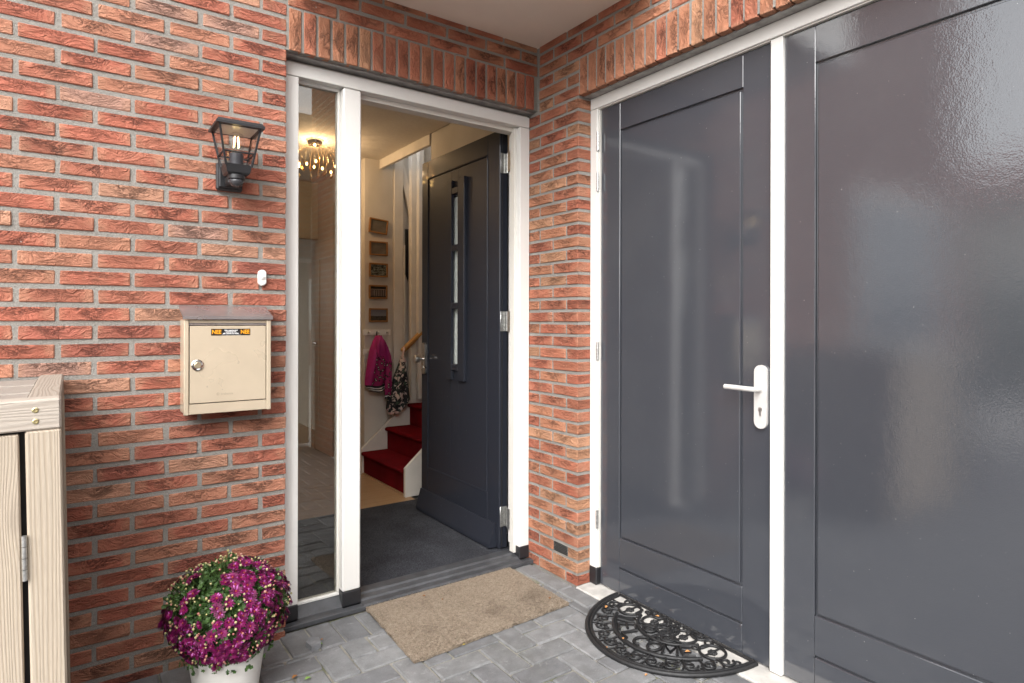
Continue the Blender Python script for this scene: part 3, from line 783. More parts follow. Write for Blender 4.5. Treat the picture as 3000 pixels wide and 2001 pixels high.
# ---- pictures
WALLY = 4.955
def pic_mat(kind):
    t = NT('picture_print'); c = t.coord('Generated'); s = t.sep(c)
    if kind == 0:
        n = t.noise(c, 2.0, 2); col = t.mix(t.ramp(t.vmath('DISTANCE', c, (.55, .5, .45)), .0, .6), (.075, .065, .05), (.20, .175, .14)) if False else t.mix(n, (.07, .06, .045), (.21, .18, .14))
    elif kind == 1:
        n = t.noise(t.scale(c, (1, 1, 1.6)), 6, 5, .7, 1.0); col = t.mix(t.ramp(n, .42, .62), (.012, .014, .012), (.24, .26, .22))
    elif kind == 2:
        b = t.math('FRACT', t.math('MULTIPLY', s[0], 9.0)); m = t.math('MULTIPLY', t.ramp(t.math('ABSOLUTE', t.math('SUBTRACT', b, .5)), .2, .3, 1, 0), t.ramp(t.math('ABSOLUTE', t.math('SUBTRACT', s[2], .42)), .26, .32, 1, 0))
        col = t.mix(t.math('MAXIMUM', m, t.ramp(t.math('ABSOLUTE', t.math('SUBTRACT', s[2], .74)), .03, .06, .8, 0)), (.010, .007, .006), (.26, .20, .17))
    else:
        n = t.noise(t.scale(c, (3, 1, 6)), 3, 4, .7)
        col = t.mix(t.ramp(s[2], .40, .44), t.mix(t.ramp(n, .4, .6), (.010, .011, .010), (.085, .075, .06)), t.mix(s[2], (.25, .24, .25), (.17, .17, .20)))
    return t.bsdf(col, .25)
PM = [pic_mat(k) for k in range(4)]
plist = [(1083, 1137, 641, 684, 0, 'tilted oak picture frame at the top of the column of five, blurred grey print'),
         (1084, 1137, 707, 748.5, 0, 'second oak picture frame from the top, blurred grey print'),
         (1083, 1137, 770.7, 811.7, 1, 'middle oak picture frame with a dark stony landscape photo'),
         (1082, 1136, 835, 875.6, 2, 'fourth oak picture frame with a dark photo of a lit columned building'),
         (1082.5, 1137, 903, 943.5, 3, 'lowest oak picture frame with a photo of grey sky over dark land')]
for i, (x0, x1, y0, y1, k, lab) in enumerate(plist):
    a, b = onY(x0, (y0 + y1) / 2, WALLY - .02), onY(x1, (y0 + y1) / 2, WALLY - .02); zc = (onY(1110, y0, WALLY - .02).z + onY(1110, y1, WALLY - .02).z) / 2
    hw, hh = (b.x - a.x) / 2, (onY(1110, y0, WALLY - .02).z - onY(1110, y1, WALLY - .02).z) / 2; cx = (a.x + b.x) / 2
    pf = thing('picture_frame', lab, 'picture', (cx, WALLY - .002, zc), 'column of picture frames in the hall')
    m = MB(); t_ = .013; Y0, Y1 = WALLY - .020, WALLY - .002
    m.box(cx - hw, cx + hw, Y0, Y1, zc + hh - t_, zc + hh, .002); m.box(cx - hw, cx + hw, Y0, Y1, zc - hh, zc - hh + t_, .002)
    m.box(cx - hw, cx - hw + t_, Y0, Y1, zc - hh + t_, zc + hh - t_, .001); m.box(cx + hw - t_, cx + hw, Y0, Y1, zc - hh + t_, zc + hh - t_, .001)
    m.build('frame', M['frameoak'], pf)
    bx('print', PM[k], pf, cx - hw + t_ - .001, cx + hw - t_ + .001, Y0 + .008, Y1 - .001, zc - hh + t_ - .001, zc + hh - t_ + .001)
    if i == 0: pf.rotation_euler = (0, R(5.5), 0)
# ---- coat racks
def rack(y0, y1, lab):
    a, b = onY(1064, (y0 + y1) / 2, WALLY - .012), onY(1144, (y0 + y1) / 2, WALLY - .012); z0, z1 = onY(1100, y1, WALLY - .012).z, onY(1100, y0, WALLY - .012).z
    x0 = a.x; r_ = thing('coat_rack', lab, 'coat rack', ((x0 + b.x) / 2, WALLY, z0))
    bx('board', M['white'], r_, x0, b.x, WALLY - .014, WALLY - .001, z0, z1, .002)
    for f in (.17, .5, .84):
        xx = x0 + (b.x - x0) * f
        MB().tube([(xx, WALLY - .014, (z0 + z1) / 2 - .003), (xx + .003, WALLY - .045, (z0 + z1) / 2 + .008)], [.008, .010], 8).build('peg', M['alu'], r_, 50)
    return x0 + (b.x - x0) * .5, (z0 + z1) / 2
rx, rz = rack(965.6, 982, 'upper white coat rack board holding the pink jacket')
rack(1022, 1038, 'lower white coat rack board partly hidden by the pink jacket')
# ---- jacket
def cloth(name, outline, y_mid, thick, nz, nx, mats, matf, parent, folds=7, amp=.012, seed=1):
    """outline: list of (z, xl, xr) top to bottom; a closed draped bag of cloth"""
    b = MB(); zs_ = [o_[0] for o_ in outline]
    def prof(t):
        q = t * (len(outline) - 1); i = min(int(q), len(outline) - 2); u = q - i
        return tuple(outline[i][k] * (1 - u) + outline[i + 1][k] * u for k in range(3))
    verts = []; rows = 2 * nx
    for i in range(nz + 1):
        t = i / nz; z, xl, xr = prof(t)
        for k in range(rows):
            a = 2 * math.pi * k / rows; u = .5 - .5 * math.cos(a)
            x = xl + (xr - xl) * u
            th = thick * (.45 + .55 * math.sin(math.pi * min(1, t * 1.15 + .05))) * math.sin(a)
            f = amp * math.sin(u * folds * 2 + t * 2.5 + seed) * (.3 + t) + .008 * mnoise.noise(Vector((x * 12, z * 9, seed)))
            verts.append((x, y_mid - th + (f if math.sin(a) > 0 else f * .3), z + .006 * math.sin(u * 9 + seed)))
    for i in range(nz):
        for k in range(rows):
            fa = (i * rows + k, i * rows + (k + 1) % rows, (i + 1) * rows + (k + 1) % rows, (i + 1) * rows + k)
            u = .5 - .5 * math.cos(2 * math.pi * (k + .5) / rows)
            b.f.append(fa[::-1]); b.m.append(matf(u, (i + .5) / nz))
    b.v = verts; b.f.append(tuple(range(rows))); b.m.append(0); b.f.append(tuple(range(nz * rows, (nz + 1) * rows))[::-1]); b.m.append(0)
    return b.build(name, mats, parent, True)
mpink = simple('magenta_fabric', (.36, .012, .15), .6, var=.15, scale=12)
def leopard():
    t = NT('leopard_fabric'); c = t.coord(); d = t.voro(c, 42, 'F1'); 
    col = t.mix(t.ramp(d, .16, .30, 0, 1), (.52, .40, .38), (.012, .006, .010)); col = t.mix(t.ramp(d, .42, .50), col, (.30, .008, .10))
    return t.bsdf(col, .7)
def floral():
    t = NT('floral_fabric'); c = t.coord(); n = t.noise(c, 26, 3, .6, .8); g = t.noise(t.vmath('ADD', c, (5, 2, 1)), 34, 2, .6, .5)
    col = t.mix(t.ramp(g, .55, .62), (.010, .012, .016), (.045, .085, .055)); col = t.mix(t.ramp(n, .53, .60), col, t.mix(t.noise(c, 70, 2), (.55, .40, .36), (.72, .64, .58)))
    return t.bsdf(col, .75)
mleo, mflo = leopard(), floral()
mbk = simple('black_knit', (.012, .012, .014), .85); mwh = simple('white_knit', (.62, .60, .58), .85); mrib = simple('pink_ribbon', (.60, .42, .38), .6)
jk = thing('jacket', 'small magenta and leopard-print jacket with striped hem hanging from the coat rack', 'jacket', (rx, WALLY - .07, 1.0))
def jz(y): return onY(1104, y, 4.90).z
def jx(x): return onY(x, 1050, 4.90).x
cloth('body', [(jz(985), jx(1099), jx(1108)), (jz(1000), jx(1091), jx(1119)), (jz(1022), jx(1082), jx(1129)), (jz(1050), jx(1076), jx(1138)), (jz(1080), jx(1071), jx(1140)), (jz(1110), jx(1067), jx(1138)), (jz(1128), jx(1066), jx(1137)), (jz(1146), jx(1080), jx(1136))], WALLY - .075, .065, 40, 22,
      [mpink, mleo, mbk, mwh], lambda u, t: (2 if t > .86 and not (.90 < t < .925 or .955 < t < .975) else 3 if t > .86 else (0 if (u < .22 or (u > .42 and t < .33) or t < .2 or (u > .62 and t < .55)) else 1)), jk)
cloth('sleeve', [(jz(1060), jx(1120), jx(1139)), (jz(1090), jx(1119), jx(1137)), (jz(1125), jx(1118), jx(1137)), (jz(1150), jx(1118), jx(1136)), (jz(1165), jx(1119), jx(1134))], WALLY - .12, .03, 24, 8,
      [mpink, mleo, mbk, mwh], lambda u, t: 1 if t < .82 else (3 if (.86 < t < .9 or .94 < t < .97) else 2), jk, seed=4)
cloth('hood', [(jz(983), jx(1099), jx(1108)), (jz(995), jx(1095), jx(1116)), (jz(1015), jx(1090), jx(1126)), (jz(1040), jx(1094), jx(1134)), (jz(1062), jx(1112), jx(1136))], WALLY - .125, .035, 20, 12, [mpink], lambda u, t: 0, jk, seed=2)
MB().tube([(jx(1103.5), WALLY - .055, jz(972)), (jx(1101), WALLY - .07, jz(980)), (jx(1103.5), WALLY - .08, jz(992))], .005, 6).build('hanging_loop', mbk, jk)
bg_ = thing('shoulder_bag', 'dark floral fabric bag with pink strap hanging from the handrail end', 'bag', (2.33, 4.83, .8))
def gz(y): return onY(1170, y, 4.82).z
def gx(x): return onY(x, 1100, 4.82).x
cloth('body', [(gz(1046), gx(1178), gx(1187)), (gz(1070), gx(1170), gx(1190)), (gz(1100), gx(1158), gx(1195)), (gz(1140), gx(1146), gx(1200)), (gz(1172), gx(1137), gx(1203)), (gz(1195), gx(1134), gx(1190)), (gz(1212), gx(1142), gx(1170))], 4.845, .05, 30, 16, [mflo, mrib], lambda u, t: 1 if (t > .93 or .56 < u < .64) else 0, bg_, seed=3)
MB().tube([(h0.x + .004, h0.y - .01, h0.z + .025), (h0.x - .008, h0.y - .03, h0.z), (gx(1180), 4.83, gz(1044)), (gx(1185), 4.80, gz(1060))], .010, 8).build('strap', mrib, bg_, True)

# ---- chandelier
cc = onZ(922, 418, CZ - .02); ch = thing('ceiling_lamp', 'lit chrome ceiling lamp with wiry arms and small glass drops in the hall', 'lamp', (cc.x, cc.y, CZ))
MB().lathe([(.058, 0), (.058, -.012), (.052, -.028), (.03, -.045), (.0, -.05)], cc.x, cc.y, CZ - .0005, 24).build('canopy', M['chrome'], ch, 40)
mglow = mat_emit('bulb_glow', (1.0, .60, .20), 7.0); mdrop = mat_glass('glass_drop', (.85, .66, .35), 0.1, 1.5, 1.5)
rgc = random.Random(9); marm = simple('bronze_wire', (.30, .20, .10), .35, .6)
for i in range(20):
    a = 2 * math.pi * i / 20 + rgc.uniform(-.1, .1); rr = rgc.uniform(.10, .185); dz = rgc.uniform(-.20, -.11)
    e = Vector((math.cos(a), math.sin(a), 0)); s0 = Vector((cc.x, cc.y, CZ - .038)) + e * .03
    pts = [s0, s0 + e * rr * .35 + Vector((0, 0, -.01)), s0 + e * rr * .75 + Vector((0, 0, dz * .35)), s0 + e * rr * .9 + Vector((0, 0, dz * .7)), s0 + e * rr * .72 + Vector((0, 0, dz))]
    MB().tube(pts, .0014, 5).build('arm', marm, ch, True)
    tip = pts[-1]
    if i % 2 == 0: MB().lathe([(.001, -.012), (.006, -.008), (.0085, 0), (.006, .009), (.001, .013)], tip.x, tip.y, tip.z, 10).build('bulb', mglow, ch, True)
    else:
        d = (pts[-1] - pts[-2]).normalized(); MB().tube([tip, tip + d * .02, tip + d * .055, tip + d * .06], [.002, .007, .011, .004], 6).build('glass_drop', mdrop, ch)
ld = bpy.data.lights.new('chandelier_light', 'POINT'); ld.energy = 4.5; ld.color = (1.0, .68, .38); ld.shadow_soft_size = .012
lo = bpy.data.objects.new('chandelier_light', ld); COL.objects.link(lo); lo.location = (0, 0, -.13); lo.parent = ch

# ================================================================== wall lamp
wl = thing('wall_lamp', 'black lantern wall lamp with clear panes and motion sensor on the brick wall', 'lamp', (.502, YA, 1.8))
BK = M['black']; LX, LY = .503, 2.49
bx('wall_plate', BK, wl, .455, .549, YA - .028, YA - .001, 1.800, 1.905, .006)
bx('wall_plate_lip', BK, wl, .462, .542, YA - .040, YA - .0285, 1.808, 1.897, .004)
MB().box(.480, .524, LY + .03, YA - .0405, 1.812, 1.845, .005).build('arm', BK, wl)
def ring(h, z): return [(LX - h, LY - h, z), (LX + h, LY - h, z), (LX + h, LY + h, z), (LX - h, LY + h, z)]
def hw(z): return .040 + (z - 1.843) / (2.005 - 1.843) * (.070 - .040)
low = MB(); low.add(ring(.034, 1.836) + ring(.040, 1.843) + ring(hw(1.872), 1.872), [(3, 2, 1, 0)] + [(i + 4 * k, (i + 1) % 4 + 4 * k, (i + 1) % 4 + 4 * k + 4, i + 4 * k + 4) for k in (0, 1) for i in range(4)] + [(8, 9, 10, 11)])
low.build('lower_body', BK, wl)
cage = MB()
for sx, sy in ((-1, -1), (1, -1), (1, 1), (-1, 1)):
    cage.tube([(LX + sx * hw(1.865), LY + sy * hw(1.865), 1.865), (LX + sx * hw(2.006), LY + sy * hw(2.006), 2.006)], .0042, 6)
for z in (1.914,):
    r4 = ring(hw(z), z)
    for i in range(4): cage.tube([r4[i], r4[(i + 1) % 4]], .0034, 6)
cage.build('cage', BK, wl)
for i in range(4):
    a, b = ring(hw(1.873) - .002, 1.873), ring(hw(2.004) - .002, 2.004); j = (i + 1) % 4
    MB().add([a[i], a[j], b[j], b[i]], [(0, 1, 2, 3)]).build('pane', M['lampglass'], wl)
cap = MB(); H = .0825
cap.add(ring(H, 2.005) + ring(H, 2.013) + ring(H - .008, 2.024) + ring(.03, 2.034), [(3, 2, 1, 0)] + [(i + 4 * k, (i + 1) % 4 + 4 * k, (i + 1) % 4 + 4 * k + 4, i + 4 * k + 4) for k in range(3) for i in range(4)] + [(12, 13, 14, 15)])
cap.build('cap', BK, wl)
MB().add(ring(.062, 2.003) + ring(.062, 2.0045), [(3, 2, 1, 0), (4, 5, 6, 7)] + [(i, (i + 1) % 4, (i + 1) % 4 + 4, i + 4) for i in range(4)]).build('reflector', M['alu'], wl)
MB().lathe([(.024, 0), (.024, .045), (.020, .048)], LX, LY, 1.8725, 20).build('socket', simple('socket_grey', (.06, .06, .07), .4), wl, 40)
wbulb = MB().lathe([(.012, -.05), (.014, -.038), (.024, -.025), (.0305, -.008), (.0305, .006), (.024, .021), (.012, .029), (.001, .031)], LX, LY, 1.968, 20).build('bulb', M['bulb'], wl, True)
mfil = mat_emit('filament', (1.0, .72, .30), 3.0)
fl_ = MB()
for i in range(4):
    a = math.pi / 4 + i * math.pi / 2; fl_.tube([(LX + .012 * math.cos(a), LY + .012 * math.sin(a), 1.942), (LX + .008 * math.cos(a), LY + .008 * math.sin(a), 1.983)], .0016, 6)
fl_.build('filament', mfil, wbulb)
MB().lathe([(.030, 0), (.030, -.014), (.028, -.016)], LX - .002, LY - .012, 1.8355, 24).build('sensor_ring', BK, wl, 40)
MB().lathe([(.026, 0), (.025, -.010), (.019, -.020), (.010, -.026), (.001, -.028)], LX - .002, LY - .012, 1.8192, 24).build('sensor_dome', simple('sensor_lens', (.05, .05, .055), .25), wl, True)

# ================================================================== letterbox
lb = thing('letterbox', 'cream metal letterbox with grey lid and black NEE NEE sticker', 'letterbox', (.485, YA, .95))
C = M['letterbox']; FY = 2.520; LX0, LX1, LZ0, LZ1 = .3336, .6367, .952, 1.300
bx('body', C, lb, LX0 + .002, LX1 - .002, FY + .012, YA - .0005, LZ0 + .004, LZ1, .002)
bx('side_rail', C, lb, LX0, LX0 + .0165, FY, FY + .0118, LZ0, LZ1 - .001, .0025)
bx('side_rail', C, lb, LX1 - .0165, LX1, FY, FY + .0118, LZ0, LZ1 - .001, .0025)
bx('bottom_rail', C, lb, LX0 + .017, LX1 - .017, FY + .003, FY + .0118, LZ0 + .002, LZ0 + .039, .0015)
bx('top_rail', C, lb, LX0 + .017, LX1 - .017, FY + .006, FY + .0118, LZ1 - .012, LZ1 - .001, .001)
bx('flap', M['letterroof'], lb, LX0 + .0175, LX1 - .0175, FY + .001, FY + .0118, LZ1 - .0195, LZ1 - .0135, .001)
bx('shadow_gap', M['inkblack'], lb, LX0 + .0172, LX1 - .0172, FY + .0095, FY + .0119, LZ0 + .040, LZ1 - .020)
bx('door', C, lb, LX0 + .0195, LX1 - .0195, FY + .001, FY + .0094, LZ0 + .0425, LZ1 - .0225, .0012)
MB().prism([(FY - .006, 1.3015), (FY - .006, 1.3135), (YA - .001, 1.3545), (YA - .001, 1.3485), (FY - .003, 1.3085), (FY - .003, 1.3015)], 'x', LX0 - .004, LX1 + .005).build('lid', M['letterroof'], lb)
lk = MB().lathe([(.0205, 0), (.0205, -.003), (.017, -.006), (.013, -.005), (.0125, -.004)], .378, FY + .001, 1.134, 28, axis='y').build('lock', M['chrome'], lb, 40)
MB().lathe([(.0115, 0), (.0115, -.0075), (.010, -.0085)], .378, FY + .001, 1.134, 20, axis='y').box(.3772, .3788, FY - .0079, FY - .0074, 1.129, 1.139).build('lock_cylinder', simple('brass_cylinder', (.62, .52, .36), .3, .8), lk, 40)
sx0, sx1, sz0, sz1 = .4235, .560, 1.2415, 1.2665
stk = bx('sticker', M['inkblack'], lb, sx0, sx1, FY + .0004, FY + .0012, sz0, sz1)
def put_text(txt, size, x, z, mat, parent, bold=False, y=FY + .0003, sx=1.0):
    me = text_mesh(txt, size, .0001, bold); me.materials.clear(); me.materials.append(mat)
    o = bpy.data.objects.new('lettering', me); COL.objects.link(o); o.parent = parent
    o.location = Vector((x, y, z)) - wloc(parent); o.rotation_euler = (R(90), 0, 0); o.scale = (sx, 1, 1); return o
zc = (sz0 + sz1) / 2
put_text('NEE', .021, sx0 + .0185, zc + .0002, M['inkorange'], stk, True, sx=.86); put_text('NEE', .021, sx1 - .0185, zc + .0002, M['inkorange'], stk, True, sx=.86)
for i, s in enumerate(('Géén ongeadresseerd', 'reclamedrukwerk,', 'géén Huis-aan-Huis bladen.')): put_text(s, .0066, (sx0 + sx1) / 2, zc + .0068 - i * .0058, M['inkwhite'], stk, True, sx=.78)
put_text('Bij overtreding kunt u terecht op de website', .003, (sx0 + sx1) / 2, zc - .0105, M['inkwhite'], stk, sx=1.2)
put_text('brabantia', .0115, .478, 1.024, M['inkgrey'], lb, y=FY + .0008)
MB().tube([(.4475 + .004 * math.cos(a * .7), FY + .0008, 1.0245 + .004 * math.sin(a * .7)) for a in range(9)], .0007, 5).build('emblem', M['inkgrey'], lb)
# doorbell
db_ = thing('doorbell', 'small white oval doorbell button on the brick wall', 'doorbell', (.626, YA, 1.469))
n = 10; pts = [(.626 + .0155 * math.cos(math.pi * i / n), 1.469 + .0165 + .0155 * math.sin(math.pi * i / n)) for i in range(n + 1)] + [(.626 - .0155 * math.cos(math.pi * i / n), 1.469 - .0165 - .0155 * math.sin(math.pi * i / n)) for i in range(n + 1)]
bb = MB().prism([(x, z) for x, z in pts], 'y', YA - .014, YA + .003); bb.prism([(.626 + (x - .626) * .8, 1.469 + (z - 1.469) * .9) for x, z in pts], 'y', YA - .018, YA - .0138); bb.build('housing', M['white'], db_, 40)
MB().lathe([(.0085, 0), (.0085, -.003), (.006, -.0045), (.001, -.005)], .626, YA - .018, 1.469, 20, axis='y').build('button', M['alu'], db_, 40)

# ================================================================== timber bin shelter
bs = thing('bin_shelter', 'weathered timber bin shelter with hinged door at the left edge', 'shelter', (.0, 2.2, 0)); bs.rotation_euler = (0, -.0195, 0)
WZ, WX, WY = M['wz'], M['wx'], M['wy']
Q = .003; SY = 1.806; TZ = 1.116
def wb(name, mat, *b, c=.004):
    cx_, cy_, cz_ = (b[0] + b[1]) / 2, (b[2] + b[3]) / 2, (b[4] + b[5]) / 2
    return MB().box(*b, c).build(name, mat, bs, False, (cx_, cy_, cz_))
wb('post', WZ, Q - .068, Q, SY, SY + .068, .0, TZ - .0725)
wb('post', WZ, Q - .068, Q, 2.545, 2.613, .0, TZ - .0725)
fr_ = wb('front_rail', WX, -1.45, Q, SY, SY + .068, TZ - .0715, TZ)
wb('top_rail', WY, Q - .066, Q - .001, SY + .0685, 2.613, TZ - .072, TZ - .001)
for i in range(6): wb('lid_board', M['weather'], -1.45, Q - .069, SY + .082 + i * .122, SY + .196 + i * .122, TZ - .040 - .002 * (i % 2), TZ - .012 - .002 * (i % 2), c=.003)
for i in range(4): wb('side_board', WY, Q - .0665, Q - .012, SY + .069, 2.544, .04 + i * .25, .285 + i * .25, c=.003)
gx0 = Q - .068 - .0075
for i in range(7): wb('door_board', WZ, gx0 - (i + 1) * .1235, gx0 - i * .1235 - .004, SY + .006, SY + .032, .05, TZ - .078, c=.003)
wb('gap_shade_sheet', M['inkblack'], -1.4, Q - .03, SY + .045, SY + .060, .03, TZ - .075, c=0)  # black sheet behind the boards paints the shade seen in their gaps
hg = MB()
for q in range(4): hg.tube([(Q - .0735, SY - .004, .705 + q * .026), (Q - .0735, SY - .004, .705 + q * .026 + .0245)], .0052, 10)
hg.build('hinge', M['zinc'], bs, 40)
for z in (TZ - .024, TZ - .050): MB().lathe([(.0066, 0), (.0066, -.0012), (.004, -.0022), (.003, -.0008)], Q - .048, SY, z, 14, axis='y').build('screw', simple('yellow_zinc', (.58, .50, .28), .3, .8), bs, 40)
mm = MB(); rgm = random.Random(2)
for _ in range(300):
    x_, y_ = rgm.uniform(-.55, Q - .07), SY + .075 + abs(rgm.gauss(0, .006)); z_ = TZ - .016; s_ = rgm.uniform(.002, .005)
    mm.add([(x_, y_, z_ - .004), (x_ + s_, y_ + s_ * .3, z_ - .004), (x_ + s_ * .5, y_ + rgm.uniform(-.003, .003), z_ + s_ * 1.6)], [(0, 1, 2)])
tag(mm.build('moss', M['moss'], bs), kind='stuff')

# ================================================================== mats
cor = [onZ(px, py, .014) for px, py in ((1072, 1778.6), (1214.8, 1936), (1665.7, 1765.8), (1480.6, 1655))]
dm = thing('doormat', 'rectangular beige coir doormat with dark scuffs before the front door', 'mat', ((cor[0].x + cor[2].x) / 2, (cor[0].y + cor[2].y) / 2, 0))
mb = MB(); top = []
NXm, NYm = 36, 20
rgd = random.Random(4)
for j in range(NYm + 1):
    for i in range(NXm + 1):
        u, v_ = i / NXm, j / NYm
        p = (cor[0] * (1 - u) + cor[3] * u) * (1 - v_) + (cor[1] * (1 - u) + cor[2] * u) * v_
        top.append((p.x + rgd.uniform(-.004, .004), p.y + rgd.uniform(-.004, .004), .0145 + .001 * math.sin(u * 9) * math.sin(v_ * 5)))
nb = len(top); bot = [(x, y, .002) for x, y, z in top]
fcs = [(j * (NXm + 1) + i + 1, j * (NXm + 1) + i, (j + 1) * (NXm + 1) + i, (j + 1) * (NXm + 1) + i + 1) for j in range(NYm) for i in range(NXm)]
per = [i for i in range(NXm + 1)] + [j * (NXm + 1) + NXm for j in range(1, NYm + 1)] + [NYm * (NXm + 1) + i for i in range(NXm - 1, -1, -1)] + [j * (NXm + 1) for j in range(NYm - 1, 0, -1)]
mb.add(top + bot, fcs + [(per[k], per[(k + 1) % len(per)], nb + per[(k + 1) % len(per)], nb + per[k]) for k in range(len(per))])
mb.build('pile', M['coir'], dm)
fb = MB()
for _ in range(26000):
    edge = rgd.random() < .16
    u, v_ = rgd.random(), rgd.random()
    if edge:
        k = rgd.randrange(4); u, v_ = ((u, 0), (u, 1), (0, v_), (1, v_))[k]
    p = (cor[0] * (1 - u) + cor[3] * u) * (1 - v_) + (cor[1] * (1 - u) + cor[2] * u) * v_
    a = rgd.uniform(0, 6.28); h_ = rgd.uniform(.004, .011); w_ = .0013; z_ = .0135 if not edge else rgd.uniform(.004, .0145)
    d = Vector((math.cos(a), math.sin(a), 0)); e = Vector((-d.y, d.x, 0)) * w_
    tip = Vector((p.x, p.y, z_)) + d * h_ * .7 + Vector((0, 0, h_ * (.8 if not edge else .25)))
    b0 = Vector((p.x, p.y, z_)); fb.add([b0 - e, b0 + e, tip], [(0, 1, 2)])
tag(fb.build('fibres', M['coir'], dm), kind='stuff')

rm = thing('rubber_mat', 'half-round black rubber mat with scrollwork and the word WELCOME at the garage door', 'mat', (1.95, 1.75, 0))
MXc, MYc, RXm, RYm = 2.128, 1.748, .432, .372
def mp(t, r, z=.008): return Vector((MXc - RXm * r * math.sin(t), MYc + RYm * r * math.cos(t), z))
RB = M['rubber']
def arcm(r, t0, t1, n=48, z=.008): return [mp(t0 + (t1 - t0) * i / n, r, z) for i in range(n + 1)]
rim = MB(); t0 = .012 * math.pi
rim.tube(arcm(.985, t0, math.pi - t0, 72), .0095, 8); rim.tube(arcm(.945, t0 * 1.5, math.pi - t0 * 1.5, 72), .0072, 8); rim.build('rim', RB, rm, 60)
rim2 = MB(); rim2.tube(arcm(.71, .17 * math.pi, .83 * math.pi, 48), .0078, 8); rim2.tube(arcm(.685, .19 * math.pi, .81 * math.pi, 48, .006), .006, 6)
rim2.tube(arcm(.455, .14 * math.pi, .86 * math.pi, 40), .0068, 8)
rim2.tube([mp(MATH_t, .0) for MATH_t in ()] or arcm(.02, 0, math.pi, 3), .004, 6)
rim2.tube([Vector((2.116, MYc + .355, .008)), Vector((2.116, MYc - .355, .008))], .006, 6)
rim2.build('ring', RB, rm, 60)
def spiral(c, r0, turns, a0, sgn=1, n=26):
    return [Vector((c.x + r0 * (1 - .78 * i / n) * math.cos(a0 + sgn * turns * 2 * math.pi * i / n), c.y + r0 * (1 - .78 * i / n) * math.sin(a0 + sgn * turns * 2 * math.pi * i / n), .008)) for i in range(n + 1)]
rg_ = random.Random(6)
for k in range(13):
    t = (.09 + .82 * k / 12) * math.pi; c = mp(t, .825)
    scr = MB(); sg = 1 if k % 2 else -1
    scr.tube(spiral(c, .030, 1.25, t * 1.0 + (0 if k % 2 else math.pi), sg), .0052, 7)
    c2 = mp(t + .030 * math.pi, .78 if k % 2 else .88); scr.tube(spiral(c2, .016, 1.0, -t, -sg, 16), .0044, 6)
    scr.tube([mp(t - .030 * math.pi, .93), mp(t - .022 * math.pi, .86), mp(t - .02 * math.pi, .80), mp(t - .028 * math.pi, .72)], .0042, 6)
    scr.build('scroll', RB, rm, 60)
for (t, r, q) in ((.10, .62, .05), (.235, .28, .052), (.5, .20, .046), (.765, .28, .052), (.90, .62, .05), (.04, .30, .036), (.96, .30, .036), (.38, .36, .026), (.62, .36, .026)):
    c = mp(t * math.pi, r); s = MB()
    s.tube([(c.x + q * math.cos(a * math.pi / 14), c.y + q * math.sin(a * math.pi / 14), .008) for a in range(28)], .0058, 7, closed=True)
    s.tube(spiral(c + Vector((q * .9, q * .9, 0)), q * .55, 1.1, t * 7), .0046, 6); s.tube(spiral(c + Vector((-q * .6, q * 1.25, 0)), q * .45, 1.1, -t * 5, -1), .0046, 6)
    s.build('scroll', RB, rm, 60)
    ro = MB()
    for a in range(6): ro.lathe([(.0075, 0), (.008, .007), (.005, .010)], c.x + .011 * math.cos(a * 1.047), c.y + .011 * math.sin(a * 1.047), .001, 8)
    ro.lathe([(.007, 0), (.007, .010), (.004, .013)], c.x, c.y, .001, 8); ro.tube([c + Vector((q, 0, 0)), c, c - Vector((q, 0, 0))], .004, 6)
    ro.build('rosette', RB, rm, 40)
for (a, b, c_, d) in ((.25, .45, .62, .14), (.75, .45, .38, .14), (.5, .45, .3, .05), (.5, .45, .7, .05), (.18, .45, .06, .5), (.82, .45, .94, .5)):
    p0, p1 = mp(a * math.pi, b), mp(c_ * math.pi, d); m_ = (p0 + p1) / 2 + Vector((-.02, .015 * (1 if a < .5 else -1), 0))
    MB().tube([p0, p0 * .45 + m_ * .55, m_, m_ * .5 + p1 * .5, p1], .0052, 7).build('vine', RB, rm, 60)
STK = {'W': [[(-.5, .5), (-.25, -.5), (0, .35), (.25, -.5), (.5, .5)]], 'E': [[(.4, .5), (-.4, .5), (-.4, -.5), (.4, -.5)], [(-.4, 0), (.25, 0)]], 'L': [[(-.35, .5), (-.35, -.5), (.4, -.5)]],
       'C': [[(.42 * math.cos(a), .5 * math.sin(a)) for a in [.9 + .45 * k for k in range(11)]]], 'O': [[(.44 * math.cos(k * .4488), .5 * math.sin(k * .4488)) for k in range(15)]], 'M': [[(-.5, -.5), (-.42, .5), (0, -.25), (.42, .5), (.5, -.5)]]}
for i, L_ in enumerate('WELCOME'):
    t = (.225 + .55 * i / 6) * math.pi; c = mp(t, .572)
    tan_ = Vector((-RXm * math.cos(t), -RYm * math.sin(t), 0)).normalized(); up_ = Vector((-tan_.y, tan_.x, 0))
    lt = MB()
    for st_k in STK[L_]: lt.tube([c + tan_ * (u * .058) + up_ * (v_ * .070) + Vector((0, 0, .001)) for u, v_ in st_k], .0062, 7)
    lt.build('letter', RB, rm, 60)

